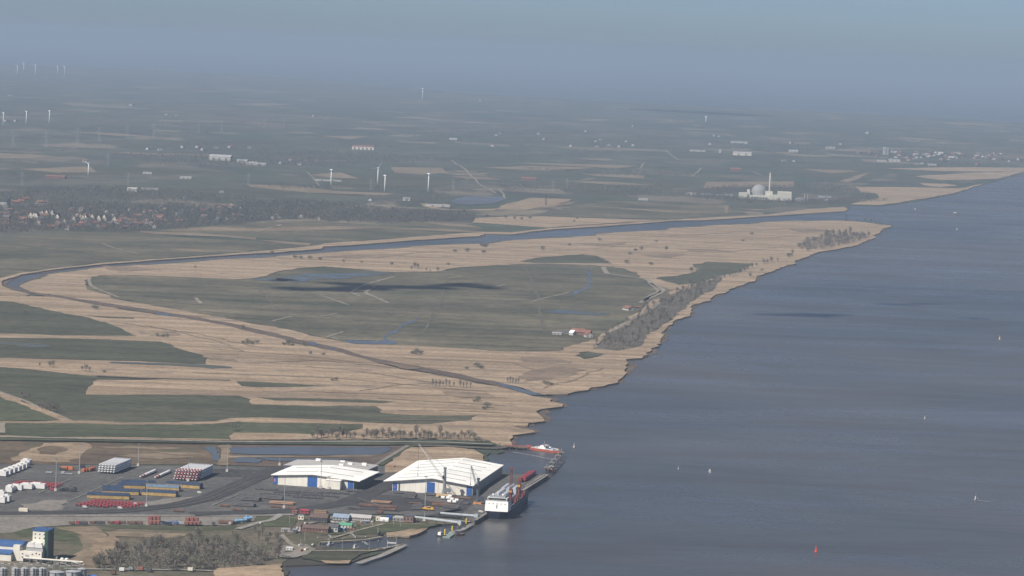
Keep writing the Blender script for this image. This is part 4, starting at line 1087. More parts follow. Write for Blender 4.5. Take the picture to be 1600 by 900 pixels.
# farmsteads on the island
for x, y, w, l, m1, m2, a, lab in [(983, 485, 16, 20, M_RED, M_WHITE, 30, 'white gabled farmhouse among the trees on the island'), (911, 523, 14, 26, M_RED, M_BRICK, 75, 'larger red roofed farmhouse on the island pasture edge'), (919, 527, 11, 15, M_RED, M_WHITE, 15, 'small white fronted house right of the red farmhouse on the island'), (895, 524, 8, 10, M_ROOFW, M_WHITE, 40, 'small white hut left of the red farmhouse on the island'),
                                 (904, 521, 12, 20, M_RED, M_BRICK, 80, 'red barn just behind the red farmhouse on the island')]:
    house(x, y, w, l, 8, m1, m2, R(a), lab, 'island farmstead')
shed(870, 523, 14, 3, 14, 'low grey barn on the island pasture', 'barn', M_CREAM, M_GALV, R(-4), 'barn', doors=2)
shed(884, 521, 9, 3, 14, 'second low grey barn nearer the island farmhouse', 'barn', M_GALV, M_SLATE, R(-4), 'barn', doors=1)
shed(998, 482, 10, 3, 10, 'red shed beside the white gabled island farmhouse', 'barn', M_BRICK, M_RED, R(20), 'barn', doors=1)
# ================================================================== HARBOUR
GR = R(-10.5)                                     # the harbour's grid: local y runs inland along the quay
YZ = 2.25
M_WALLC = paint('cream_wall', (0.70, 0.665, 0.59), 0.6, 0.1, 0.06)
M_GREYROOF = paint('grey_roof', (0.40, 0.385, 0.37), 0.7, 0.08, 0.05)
M_SIDE_SHADE = paint('shaded_side_wall', (0.36, 0.36, 0.35), 0.6, 0.08, 0.05)  # cream side walls in shade: the shade is put into this darker grey
M_SEAM = paint('roof_seam_dark', (0.20, 0.195, 0.18), 0.8)
M_RIB = paint('cladding_joint', (0.58, 0.55, 0.48), 0.6)

def hall(label, fl, fr, depth, eave, ridge, doors, roofm, wallm, sidem, over=(2, 2, 2), seams=5, annex=None):
    a, b = at(*fl, YZ), at(*fr, YZ)
    d = b - a
    W, rz = d.length, math.atan2(d.y, d.x)
    e = empty('warehouse', a, rz, label, 'warehouse')
    MB().extrude([(0, -1.5), (W, -1.5), (W, eave), (W / 2, ridge), (0, eave)], 'y', 0, 0.6).build('front_wall', wallm, e)
    MB().extrude([(0, -1.5), (W, -1.5), (W, eave), (W / 2, ridge), (0, eave)], 'y', depth - 0.6, depth).build('back_wall', wallm, e)
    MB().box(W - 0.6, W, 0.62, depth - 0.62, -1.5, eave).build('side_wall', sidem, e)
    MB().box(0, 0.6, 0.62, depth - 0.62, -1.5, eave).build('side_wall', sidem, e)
    sl = (ridge - eave) / (W / 2)
    ol, orr, of = over
    for s in (0, 1):
        x0, x1 = (-ol, W / 2) if s == 0 else (W / 2, W + orr)
        z = lambda x: eave + 0.05 + sl * (W / 2 - abs(x - W / 2))
        r = MB().extrude([(x0, z(x0)), (x1, z(x1)), (x1, z(x1) + 0.7), (x0, z(x0) + 0.7)], 'y', -of, depth + 1).build('roof_slope', roofm, e)
        for j in range(seams):
            y = depth * (j + 0.55) / (seams + 0.1)
            xa, xb = x0 + (x1 - x0) * (0.22 if s == 0 else 0.03), x0 + (x1 - x0) * (0.97 if s == 0 else 0.74)
            MB().extrude([(xa, z(xa) + 0.72), (xb, z(xb) + 0.72), (xb, z(xb) + 0.95), (xa, z(xa) + 0.95)], 'y', y, y + 1.3).build('roof_vent', M_SEAM, r)
    for (f0, f1, h) in doors:
        dd = MB().box(W * f0, W * f1, -0.25, -0.05, -0.2, h).build('door', M_BLUE, e)
        for q in range(1, 6):
            MB().box(W * f0, W * f1, -0.33, -0.27, h * q / 6 - 0.06, h * q / 6 + 0.06).build('door_rib', paint('blue_rib', (0.03, 0.09, 0.27), 0.5), dd)
    n = 14
    for q in range(1, n):                          # cladding joints on the front
        if not any(f0 - 0.005 < q / n < f1 + 0.005 for f0, f1, _ in doors):
            MB().box(W * q / n - 0.1, W * q / n + 0.1, -0.09, -0.02, 0.2, eave + sl * (W / 2 - abs(W * q / n - W / 2)) - 1.0).build('wall_joint', M_RIB, e)
    for q in range(1, 16):                         # pilasters on the shaded long side
        MB().box(W + 0.02, W + 0.3, depth * q / 16 - 0.3, depth * q / 16 + 0.3, 0, eave - 0.5).build('pilaster', M_RIB, e)
    return e, W
wR, W_ = hall('larger white warehouse beside the ship with three blue doors', (612.8, 766.4), (738, 774.3), 172, 10.4, 15.5, [(0.005, 0.06, 8.6), (0.43, 0.53, 11), (0.925, 0.995, 9.2)], M_ROOFW, M_WALLC, M_SIDE_SHADE, (9, 1.5, 3), 6)
MB().box(W_ * .02, W_ * .03, -0.4, -0.3, 3.2, 4.4).build('door_sign', paint('pink_sign', (0.6, 0.18, 0.3), 0.5), wR)
MB().box(W_ * .08, W_ * .088, -1.0, -0.1, 0, 9).build('downpipe', M_DARK, wR)
wL, W_ = hall('smaller white warehouse with three blue doors left of the yard road', (427, 756), (552.6, 764.8), 76, 9.4, 12.8, [(0.0, 0.055, 8.4), (0.425, 0.545, 10.6), (0.925, 0.995, 8.6)], M_ROOFW, M_WALLC, M_DARK, (2, 7, 2.5), 2)  # side walls get near-black steel: their shade is painted into the colour
MB().box(W_ * .012, W_ * .026, -0.4, -0.3, 2.6, 5.6).build('door_sign', paint('pink_sign', (0.6, 0.18, 0.3), 0.5), wL)
an = MB().box(W_ * .68, W_ * .86, -9, -0.8, 0, 9.0); an.build('front_annex', M_WALLC, wL)
MB().box(W_ * .675, W_ * .865, -9.4, -0.6, 9.02, 9.6).build('annex_roof', M_ROOFW, wL)
pB = at(427, 756, YZ) + Vector((math.cos(R(76.5)), math.sin(R(76.5)), 0)) * 79 - Vector((math.cos(R(-13)), math.sin(R(-13)), 0)) * 13
e = empty('warehouse', pB, R(-13), 'older grey roofed warehouse directly behind the smaller white one', 'warehouse')
MB().box(0, 90, 0, 48, -1, 9.2).build('wall', paint('blue_grey_cladding', (0.10, 0.14, 0.21), 0.6), e)
for s in (0, 1):
    x0, x1 = (-1, 45) if s == 0 else (45, 91)
    z = lambda x: 9.3 + 0.05 * (45 - abs(x - 45))
    r = MB().extrude([(x0, z(x0)), (x1, z(x1)), (x1, z(x1) + 0.6), (x0, z(x0) + 0.6)], 'y', -1, 49).build('roof_slope', M_GREYROOF, e)
for q, y in ((22, 42), (50, 40), (62, 28), (76, 34), (56, 14)):
    MB().box(q, q + 5, y, y + 3, 9.3 + 0.05 * (45 - abs(q - 45)) + 0.2, 13).build('roof_hatch', M_ROOFW, e)
for q in range(5):
    MB().box(90.02, 90.2, 3 + q * 9, 7 + q * 9, 0, 6).build('door', M_SLATE, e)

# ---- light masts
lm = None
for x, y, hp, w in [(87, 767, 49, 'beside the red frames at the left'), (124, 740, 46, 'beside the orange containers'), (216, 728, 34, 'at the back edge of the yard'), (229, 791, 39, 'in front of the ochre stacks'), (294, 752, 32, 'before the banded blade stack'), (355, 737, 42, 'by the sand bank at the yard edge'),
                    (444, 794, 48, 'in front of the smaller warehouse on the left'), (501, 763, 42, 'at the smaller warehouse between its doors'), (514, 764, 19, 'short one with a round head by the smaller warehouse'), (664, 796, 51, 'beside the yellow loader'), (437, 727, 10, 'small one at the far pond edge'), (663, 814, 14, 'small one by the conveyor')]:
    k_ = mpp(x, y)
    H = hp * k_
    e = empty('light_mast', at(x, y, YZ), GR, ('slim grey light mast ' if hp > 20 else 'grey light mast, ') + w, 'light mast', 'yard light masts')
    MB().lathe([(0.42, 0), (0.34, H * 0.5), (0.24, H)], 8).build('pole', M_GALV, e)
    MB().box(-1.3, 1.3, -1.3, 1.3, 0, 2.6).build('foot_block', M_WHITE, e)
    hd = MB().box(-1.7, 1.7, -0.5, 0.5, H + 0.02, H + 0.5).build('lamp_head', M_GALV, e)
    for q in (-1.3, 0, 1.3):
        MB().box(q - 0.35, q + 0.35, -0.95, -0.52, H, H + 0.55).build('floodlight', M_DARK, hd)

# ---- wind turbine blades
M_BLADE = paint('blade_white', (0.72, 0.72, 0.72), 0.4, 0.05)
M_BAND = paint('blade_red_band', (0.42, 0.05, 0.05), 0.5)
def blade_mesh(parent, L, band):
    st = [(0.0, .45, .35), (0.035, .95, .7), (0.11, 1.15, .85), (0.18, 1.25, .95), (0.26, 1.35, 1.0), (0.34, 1.4, 1.0), (0.5, 1.55, 1.05), (0.72, 1.6, 1.1), (0.85, 1.5, 1.15), (0.93, 1.2, 1.2), (1.0, 1.2, 1.2)]
    def ring(t, c, h):
        return [Vector((math.cos(a) * c, t * L, 1.25 + math.sin(a) * h)) for a in [2 * math.pi * j / 10 for j in range(10)]]
    R_ = [ring(*s) for s in st]
    if band:
        MB().loft(R_[:2]).build('tip', M_BLADE, parent, True)
        MB().loft(R_[1:3]).build('red_band', M_BAND, parent, True)
        MB().loft(R_[2:4]).build('white_band', M_BLADE, parent, True)
        MB().loft(R_[3:5]).build('red_band', M_BAND, parent, True)
        MB().loft(R_[4:]).build('shell', M_BLADE, parent, True)
    else:
        MB().loft(R_).build('shell', M_BLADE, parent, True)
    MB().tube((0, L + .02, 1.25), (0, L + .3, 1.25), 1.22, None, 10).build('root_flange', M_GALV, parent)
ORD = ('first', 'second', 'third', 'fourth', 'fifth', 'sixth', 'seventh', 'eighth')
LAY = ('lowest', 'second', 'third', 'top')
b0 = b1 = None
for i in range(8):
    for j in range(4):
        c = at(269, 750, YZ) + Vector((math.cos(GR), math.sin(GR), 0)) * (1.7 + 3.3 * i) + Vector((0, 0, 0.4 + 2.5 * j)) + Vector((math.cos(R(79.5)), math.sin(R(79.5)), 0)) * (2.6 * j)
        lab = f"red banded white blade, {ORD[i]} from left, {LAY[j]} layer of the right stack"
        if b0 is None:
            b0 = empty('turbine_blade', c, GR, lab, 'turbine blade', 'banded blade stack'); blade_mesh(b0, 57, True)
        else:
            copy_tree(b0, c, GR, lab)
for i in range(6):
    for j in range(4):
        c = at(151, 739, YZ) + Vector((math.cos(GR), math.sin(GR), 0)) * (1.7 + 3.3 * i) + Vector((0, 0, 0.4 + 2.3 * j)) + Vector((math.cos(R(79.5)), math.sin(R(79.5)), 0)) * (1.0 * j)
        lab = f"plain white blade, {ORD[i]} from left, {LAY[j]} layer of the left stack"
        if b1 is None:
            b1 = empty('turbine_blade', c, GR, lab, 'turbine blade', 'plain blade stack'); blade_mesh(b1, 57, False)
        else:
            copy_tree(b1, c, GR, lab)
for (x, y), w in (((219, 747), 'left'), ((242, 748), 'right')):
    c = copy_tree(b0, at(x, y, YZ), R(-10), w + ' of two single white blades lying between the two stacks', (1.25, 1, 1.2))
    c['group'] = 'single lying blades'

# ---- red transport frames
M_FRED = paint('frame_red', (0.30, 0.052, 0.06), 0.6)
def red_frame(loc, rz, label, group):
    e = empty('transport_frame', loc, rz, label, 'frame', group)
    MB().box(-2.5, 2.5, -1.0, 1.0, 1.5, 2.1).build('deck_beam', M_FRED, e)
    for q in (-2.2, 2.2):
        MB().box(q - 0.35, q + 0.35, -1.3, 1.3, 0, 1.48).build('end_support', M_FRED, e)
    MB().box(-2.3, 2.3, -0.9, 0.9, 0.02, 0.7).build('lower_tray', M_DARK, e)
    return e
rf = None
gx, gy = Vector((math.cos(GR), math.sin(GR), 0)), Vector((-math.sin(GR), math.cos(GR), 0))
for (ox, oy), nx, ny, w, skip in (((122, 790), 8, 6, 'foreground block', lambda i, j: j == 0 and i > 4), ((22, 758), 7, 4, 'behind white boxes', lambda i, j: False)):
    for j in range(ny):
        for i in range(nx):
            if skip(i, j):
                continue
            c = at(ox, oy, YZ) + gx * (6.9 * i + (1.5 * j if nx == 8 else 0)) + gy * (7.2 * j)
            lab = f"red transport frame, {ORD[i]} from left in the {ORD[j]} row, {w}"
            if rf is None:
                rf = red_frame(c, GR, lab, w)
            else:
                o = copy_tree(rf, c, GR, lab); o['group'] = w

# ---- long ochre stacks under dark sheeting
M_OCHRE = paint('ochre_timber', (0.42, 0.285, 0.115), 0.8, 0.2, 0.3)
M_TARP = paint('dark_blue_tarpaulin', (0.035, 0.05, 0.085), 0.4, 0.2, 0.2)
M_TARP2 = paint('grey_blue_tarpaulin', (0.12, 0.17, 0.23), 0.5)
for x0, y0, x1, y1, w, tm in [(136, 778.5, 202, 780, 'front stack behind the red frames', M_TARP), (160, 772, 217, 773.5, 'left stack of the second row', M_TARP), (221, 773.5, 272, 777.5, 'right stack of the second row', M_TARP), (184, 763, 226, 763, 'left stack of the third row', M_TARP),
                              (228, 765.5, 278, 768.5, 'middle stack of the third row with a pale patch', M_TARP2), (258, 760.5, 302, 766.5, 'rightmost stack with an ochre end', M_TARP), (190, 759, 240, 757.5, 'back stack of the pile', M_TARP), (160, 767.5, 192, 767.5, 'short stack at the left of the third row', M_TARP)]:
    a, b = at(x0, y0, YZ), at(x1, y1, YZ)
    L = (b - a).length
    ang = math.atan2(b.y - a.y, b.x - a.x)
    e = empty('timber_stack', a, ang * 0.35, 'long ochre stack under dark sheeting, ' + w, 'timber stack', 'ochre cargo stacks')
    n = max(4, int(L / 6))
    for q in range(n):
        MB().box(L * q / n + 0.1, L * (q + 1) / n - 0.1, 0, 11.0, 0, 3.1 + 0.12 * ((q * 7) % 3)).build('bundle', M_OCHRE, e)
    MB().extrude([(-0.25, 3.4), (11.25, 3.4), (8.6, 5.4), (2.6, 5.4)], 'x', -0.3, L + 0.1).build('tarpaulin', tm, e)
    MB().extrude([(-0.2, 0), (11.2, 0), (11.2, 3.38), (-0.2, 3.38)], 'x', L + 0.02, L + 0.5).build('end_sheet', tm, e)

# ---- nacelle boxes and containers
M_BOXW = paint('nacelle_white', (0.66, 0.65, 0.63), 0.5, 0.05)
def crate(x, y, L, Wd, H, m, label, name, cat, group, rz=GR, z=YZ, ribs=True):
    e = empty(name, at(x, y, z), rz, label, cat, group)
    MB().extrude([(-L / 2, 0.25), (L / 2, 0.25), (L / 2, H * 0.86), (L / 2 - H * .14, H), (-L / 2 + H * .14, H), (-L / 2, H * 0.86)] if not ribs else [(-L / 2, 0.15), (L / 2, 0.15), (L / 2, H), (-L / 2, H)], 'y', 0, Wd).build('body', m, e)
    if ribs:
        for q in range(5):
            MB().box(-L / 2 + L * (q + .7) / 5.4 - 0.1, -L / 2 + L * (q + .7) / 5.4 + 0.1, -0.08, -0.01, 0.2, H - 0.1).build('rib', m, e)
        MB().box(L / 2 + 0.01, L / 2 + 0.1, 0.2, Wd - 0.2, 0.3, H - 0.2).build('door', m, e)
    else:
        MB().box(-L * .3, L * .2, Wd * .2, Wd * .8, H + 0.02, H + 0.9).build('cooler', m, e)
        MB().box(-L * .45, L * .45, Wd * .1, Wd * .9, 0, 0.24).build('cradle', M_DARK, e)
    return e
nw = [(2, 744, 'foremost'), (9, 741, 'second'), (16, 738.5, 'third'), (23, 736, 'fourth'), (29, 733.5, 'fifth'), (35, 730.5, 'sixth'), (39, 726, 'hindmost')]
for x, y, w in nw:
    crate(x, y, 10, 9, 5.2, M_BOXW, w + ' white nacelle box of the diagonal row at the left edge', 'nacelle', 'nacelle', 'diagonal nacelle row', GR, YZ, False)
for x, y, L, w in [(15, 767, 9, 'left end'), (24, 766, 13, 'second'), (14, 769.5, 6, 'small front'), (40, 764, 13, 'third'), (57, 763.5, 17, 'long right end')]:
    crate(x, y, L, 6, 5.2, M_BOXW, w + ' white box in the row before the red frames', 'nacelle', 'nacelle', 'boxes before red frames', GR, YZ, False)
for x, y, w in [(2, 786, 'left front'), (9, 783.5, 'right'), (1, 777, 'rear')]:
    crate(x, y, 7, 7, 6.0, M_BOXW, w + ' white box of the cluster at the left frame edge', 'nacelle', 'nacelle', 'edge cluster boxes', GR, YZ, False)
crate(36, 799.5, 9, 4, 3.2, M_CREAM, 'cream site cabin beside the harbour road at the left', 'site_cabin', 'cabin', None)
M_ORG = paint('orange_steel', (0.50, 0.165, 0.065), 0.5)
for i, (x, y, L) in enumerate([(100, 734, 6.1), (109, 734.3, 6.1)]):
    crate(x, y, L, 2.6, 3.6, M_ORG, ('left' if i == 0 else 'right') + ' orange container of the bright pair at the back', 'container', 'container', 'orange containers')
for i, (x, y) in enumerate([(129, 737.5), (133.5, 737), (138, 736.5), (143, 735)]):
    crate(x, y, 3.2, 9, 3.0, M_ORG if i % 2 == 0 else paint('rust_red', (0.36, 0.10, 0.05), 0.7), f"orange red container, {('first', 'second', 'third', 'last')[i]} of four by the plain blade stack", 'container', 'container', 'orange containers by the stack')
crate(128, 731, 5, 3, 2.6, M_DARK, 'dark container behind the orange containers', 'container', 'container', None)
crate(97, 735, 7, 3, 2.2, M_DARK, 'dark low machine beside the orange pair', 'container', 'container', None)
crate(98, 740.5, 4, 4, 2.6, M_GALV, 'grey metal cage on the yard by the light masts', 'metal_cage', 'cage', None)
crate(76, 739, 7, 4, 1.0, M_GALV, 'grey pallet load on the yard left of the cage', 'pallet_load', 'cargo', None)
crate(107, 741, 8, 2, 1.0, M_GALV, 'grey beam load on the yard right of the cage', 'beam_load', 'cargo', None)
crate(81, 766, 4, 3, 2.0, M_FRED, 'small red skip at the foot of a light mast', 'skip', 'skip', None)

# ---- low loader (black) and yellow loader
def loader(x, y, m, label, name, s=1.0, rz=GR):
    e = empty(name, at(x, y, YZ), rz, label, 'vehicle')
    MB().box(-6 * s, 4 * s, -1.4 * s, 1.4 * s, 1.0 * s, 1.9 * s).build('chassis', m, e)
    MB().extrude([(4.1 * s, .8 * s), (7 * s, .8 * s), (7 * s, 2.2 * s), (6.2 * s, 3.6 * s), (4.1 * s, 3.6 * s)], 'y', -1.3 * s, 1.3 * s).build('cab', m, e)
    MB().tube((-5 * s, 0, 2.4 * s), (3 * s, 0, 4.2 * s), .5 * s, .35 * s, 6).build('boom', m, e)
    for q in (-4.6, -2.6, 3, 5.6):
        for w in (-1.5, 1.5):
            MB().tube((q * s, (w - .3) * s, .75 * s), (q * s, (w + .3) * s, .75 * s), .75 * s, None, 10).build('wheel', M_DARK, e)
    return e
loader(107, 767, M_DARK, 'black heavy tractor parked on the open yard', 'heavy_tractor', 1.2)
loader(99, 767, M_DARK, 'black trailer beside the heavy tractor', 'trailer', 0.8, R(10))
loader(668, 797, paint('machine_yellow', (0.65, 0.36, 0.03), 0.5), 'yellow loader beside a light mast before the larger warehouse', 'wheel_loader', 0.9)
for x, y, w in [(188, 795, 'by the red frames'), (212, 789, 'by the ochre stacks'), (133, 793.5, 'front left of the red frames'), (751.5, 801, 'on the quay near the ship bow'), (312, 771, 'right of the ochre stacks')]:
    e = empty('van', at(x, y, YZ if x < 700 else 4.3), R(-20), 'small white van parked ' + w, 'van', 'parked vans')
    MB().extrude([(-2.4, .4), (2.6, .4), (2.6, 1.2), (1.7, 1.4), (1.2, 2.3), (-2.4, 2.3)], 'y', -1, 1).build('body', M_WHITE, e)
    for q in (-1.5, 1.6):
        for w2 in (-.95, .95):
            MB().tube((q, w2 - .12, .4), (q, w2 + .12, .4), .4, None, 8).build('wheel', M_DARK, e)

# ---- piles of pipes, beams and sheet piles
M_RUST = paint('rusty_steel', (0.15, 0.09, 0.068), 0.8, 0.25, 0.3)
M_STEEL = paint('dark_steel_profiles', (0.085, 0.08, 0.085), 0.6, 0.2, 0.3)
M_TAN = paint('tan_pipes', (0.29, 0.175, 0.11), 0.7)
def pipes(x, y, lpx, n, rows, r, m, label, rz=GR):
    L = lpx * mpp(x, y)
    e = empty('pipe_stack', at(x, y, YZ), rz, label, 'pipe stack', 'steel stacks on the yard')
    rn = random.Random(int(x * 7 + y))
    for j in range(rows):
        for i in range(n - j):
            o = rn.uniform(-1.0, 1.0)
            MB().tube((-L / 2 + o, (i + j * .5) * 2 * r, r + j * 1.75 * r), (L / 2 + o, (i + j * .5) * 2 * r, r + j * 1.75 * r), r * .97, None, 7).build('pipe', m, e)
for x, y, l, n, rows, r, m, lab in [(380, 791, 36, 5, 3, 0.7, M_STEEL, 'grey pipe stack left of the orange one'), (440, 788, 38, 5, 2, .7, M_TAN, 'long orange pipe stack below the smaller warehouse'), (390, 782, 30, 6, 3, .7, M_STEEL, 'dark pipe stack behind the left road bend'), (425, 780, 34, 5, 3, .7, M_STEEL, 'dark pipe stack in the middle below the smaller warehouse'),
                                (350, 791.5, 16, 3, 2, .6, M_RUST, 'short rusty pipe stack by the road bend'), (370, 797.5, 16, 3, 2, .5, M_RUST, 'low rusty pipe row near the harbour road'), (278, 799, 17, 3, 2, .6, M_RUST, 'single rusty pipe row at the lower road'), (432, 793, 20, 3, 2, .5, M_RUST, 'rusty pipe row at the foot of a light mast'),
                                (455, 795.5, 18, 4, 2, .6, M_RUST, 'reddish brown pipe row beside the light mast'), (595, 786, 30, 4, 2, .6, M_TAN, 'tan pipe row below the larger warehouse'), (590, 792, 60, 3, 2, .6, M_RUST, 'very long rusty pipe row below the larger warehouse'), (640, 778.5, 18, 6, 4, .7, M_STEEL, 'dark high pipe stack before the larger warehouse'),
                                (652, 796, 16, 5, 4, .7, M_STEEL, 'grey pipe stack left of the yellow loader'), (690, 791, 30, 5, 2, .7, M_RUST, 'rusty pipe stack right of the yellow loader'), (705, 794, 24, 4, 3, .6, M_STEEL, 'dark pipe stack near the quay road'), (606, 797, 26, 3, 2, .5, M_RUST, 'rusty pipe row in front of the very long one'), (555, 795, 16, 3, 2, .6, M_STEEL, 'short dark pipe row by the yard road'),
                                (592, 801.5, 10, 3, 2, .6, M_RUST, 'tiny rusty pipe row by the long shed'), (680, 785, 22, 3, 1, .6, M_RUST, 'thin rusty row behind the white drums'), (632, 771.5, 34, 3, 2, .7, M_STEEL, 'dark pipe row along the wall of the larger warehouse, left part'), (672, 774, 18, 3, 2, .7, M_STEEL, 'dark pipe row along the wall of the larger warehouse, middle part'), (722, 779, 30, 3, 1, .6, M_RUST, 'rusty row under the right blue door of the larger warehouse'),
                                (550, 768, 18, 3, 2, .7, M_STEEL, 'dark pipe row right of the smaller warehouse front'), (612, 730, 10, 3, 2, .7, M_TAN, 'orange pipe stack behind the gap between the warehouses'), (728, 788, 9, 3, 2, .6, M_STEEL, 'short dark pipe stack left of the dark crane'), (648, 787, 20, 2, 1, .6, M_RUST, 'thin brown row in the middle of the yard')]:
    pipes(x, y, l, n, rows, r, m, lab)
for j, (x, y, l) in enumerate([(450, 768, 110), (470, 772, 90), (440, 774, 70), (500, 775, 60), (480, 778, 50), (520, 771, 50)]):     # low rows of beams on the ground
    L = l * mpp(x, y)
    e = empty('beam_row', at(x, y, YZ), GR + R(1.5 * (j - 2)), 'low row of dark steel beams, %s behind the pipe stacks at the smaller warehouse' % ('long back', 'second', 'third', 'short right', 'front', 'far right')[j], 'beam row', 'beam rows')
    n = 9
    for q in range(n):
        MB().box(-L / 2 + L * q / n + 0.3, -L / 2 + L * (q + 1) / n - 0.3, random.uniform(-.5, .5), 4 + random.uniform(-1, 1), 0, random.uniform(.5, 1.2)).build('beam', M_STEEL, e)

# ---- white drums before the crane
for i, (x, y) in enumerate([(692, 780), (700, 780.5), (703, 778), (706, 782.5), (702, 786), (710, 786.5), (713.5, 784)]):
    e = empty('cable_drum', at(x, y, YZ), GR, 'white wrapped drum, %s of the cluster before the larger warehouse' % ('leftmost', 'back left', 'hindmost', 'middle', 'front left', 'front right', 'rightmost')[i], 'drum', 'white drums')
    MB().tube((-1.6, 0, 1.7), (1.6, 0, 1.7), 1.65, None, 14).build('wrap', M_BOXW, e, False)
    for q in (-1.75, 1.75):
        MB().tube((q - .12, 0, 1.75), (q + .12, 0, 1.75), 1.75, None, 14).build('flange', M_BOXW, e)

# ---- harbour cranes
M_CRANE = paint('crane_grey', (0.20, 0.215, 0.23), 0.5)
M_CRANE2 = paint('crane_dark', (0.075, 0.085, 0.10), 0.5)
M_BOOM = paint('boom_pale', (0.62, 0.60, 0.56), 0.5)
def crane(x, y, tower_h, pivot, tip, m, mb_, label, base_m, z=YZ, cs=1.0):
    e = empty('harbour_crane', at(x, y, z), 0, label, 'crane')
    ch = MB().box(-8 * cs, 8 * cs, -4, 4, 1.2, 3.2).build('chassis', base_m, e)
    for q in (-7 * cs, 7 * cs):
        MB().box(q - 1.5, q + 1.5, -5.5, 5.5, 0.1, 1.6).build('outrigger', base_m, ch)
        for w in (-3, 0, 3):
            MB().tube((q * .62 - .8, w, .8), (q * .62 + .8, w, .8), .8, None, 8).build('wheel', M_DARK, ch)
    MB().lathe([(2.6, 3.25), (2.4, 6), (1.8, 7), (1.5, tower_h * .7), (1.25, tower_h)], 8).build('tower', m, e)
    MB().box(-1.6, 5.5, -2, 2, 5.2, 8.8).build('machine_house', m, e)
    MB().box(3.6, 6.8, -1.8, 1.8, 4.6, 8.4).build('counterweight', m, e)
    MB().box(-2.6, -1.3, -2.6, -.8, pivot[2] + 1, pivot[2] + 4).build('cab', M_GLASS, e)
    MB().box(-1.7, 1.7, -1.2, 1.2, tower_h + .02, tower_h + 1.6).build('mast_head', m, e)
    b = MB(); lattice(b, pivot, tip, 1.7, 0.9, 14, 0.16); bo = b.build('boom', mb_, e)
    t = Vector(tip)
    MB().tube((0, 0, tower_h + 1), tip, .12, None, 4).build('stay_cable', M_DARK, bo)
    MB().tube(tip, (t.x, t.y, t.z - 31 if t.z > 40 else t.z - 18), .14, None, 4).build('hoist_cable', M_DARK, bo)
    zz = t.z - 31 if t.z > 40 else t.z - 18
    MB().lathe([(.25, zz - 1.6), (.6, zz - 1.0), (.3, zz)], 6, (t.x, t.y, 0)).build('hook', M_DARK, bo)
crane(694, 776, 29, (-1.5, 0, 18), (-28, 2, 53), M_CRANE, M_BOOM, 'tall grey mobile crane with long pale boom before the larger warehouse', paint('crane_base_tan', (0.55, 0.40, 0.25), 0.6))
crane(746, 789, 26, (-1, 0, 17), (-8, 20, 37), M_CRANE2, M_CRANE2, 'dark mobile crane on the quay beside the ship', paint('crane_base_orange', (0.5, 0.24, 0.1), 0.6), 2.6, 0.45)

# ---- the cargo ship: bow with the deckhouse towards us
M_HULL = paint('hull_dark_blue', (0.014, 0.020, 0.036), 0.6, 0.15, 0.1)
M_SHIPW = paint('ship_white', (0.80, 0.79, 0.75), 0.4, 0.05, 0.1)
M_SRED = paint('ship_crane_red', (0.17, 0.048, 0.042), 0.6, 0.15)
M_COVER = paint('cargo_cover_grey', (0.42, 0.44, 0.48), 0.5, 0.1, 0.1)
M_DECK = paint('deck_grey', (0.26, 0.28, 0.30), 0.7)
bow = at(774.5, 811, 0.0)
e = empty('cargo_ship', bow, R(-9.5), 'dark blue cargo ship with white deckhouse moored at the quay', 'ship')
st = [(0, 4.5, 3.2), (4, 9.5, 7.5), (11, 11.6, 10.4), (22, 12.0, 11.5), (60, 12.0, 12.0), (112, 12.0, 12.0), (128, 11.0, 11.0), (132, 10.5, 9.0)]
rings = []
for y, wt, wb in st:
    rings.append([Vector((-wb, y, -1)), Vector((wb, y, -1)), Vector((wt, y - (2.0 if y < 12 else 0), 7.4)), Vector((-wt, y - (2.0 if y < 12 else 0), 7.4))])
hl = MB().loft(rings).build('hull', M_HULL, e)
for q in (-4.6, 3.4):
    MB().box(q - .5, q + .5, -.4 + 2.2, 3.2, 3.2, 5.4).build('anchor', M_GALV, hl)
dh = MB().loft([[Vector((-s * 11.6, y0, z)), Vector((s * 11.6, y0, z)), Vector((s * 11.6, y0 + dp, z)), Vector((-s * 11.6, y0 + dp, z))] for s, y0, dp, z in ((1.0, 1.5, 18, 7.45), (1.0, 2.2, 17, 11), (.985, 3.0, 16, 15), (.97, 3.6, 15, 17.4))]).build('deckhouse', M_SHIPW, e)
MB().box(-10.8, 10.8, 3.3, 18, 17.42, 18.1).build('bridge_deck', M_SHIPW, dh)
br = MB().loft([[Vector((-s * 10, y0, z)), Vector((s * 10, y0, z)), Vector((s * 10, 15, z)), Vector((-s * 10, 15, z))] for s, y0, z in ((.98, 5.2, 18.15), (1.0, 4.6, 20.6))]).build('bridge', M_SHIPW, e)
for q in range(9):
    MB().box(-9 + q * 2.0, -9 + q * 2.0 + 1.7, 4.3, 4.55, 18.7, 20.3).build('window', M_GLASS, br)
MB().box(-8, 8, 6, 13, 20.62, 22.4).build('wheelhouse_roof', M_DECK, br)
for q in (-10.9, 10.6):
    MB().box(q, q + .3, 3.4, 17, 18.15, 19.2).build('wing_rail', M_DARK, br)
MB().box(-10.8, 10.8, 3.2, 3.35, 18.15, 18.6).build('rail', M_DARK, br)
MB().tube((0, 9, 22.4), (0, 9, 27), .5, .25, 6).build('mast', M_SHIPW, br)
for q in (-5, 5):
    MB().lathe([(.8, 22.45), (1.0, 23.2), (.6, 24.0), (.1, 24.3)], 8, (q, 9, 0)).build('radar_dome', M_SHIPW, br)
for q in range(5):
    MB().box(-8 + q * 4, -7.3 + q * 4, 2.6, 3.2, 14.6, 15.3).build('porthole', M_GLASS, dh)
MB().box(-.3, .3, 1.7, 2.4, 10.5, 14).build('ladder', M_GALV, dh)
MB().box(-11.8, 11.8, 19.8, 128, 7.45, 8.6).build('deck', M_DECK, e)
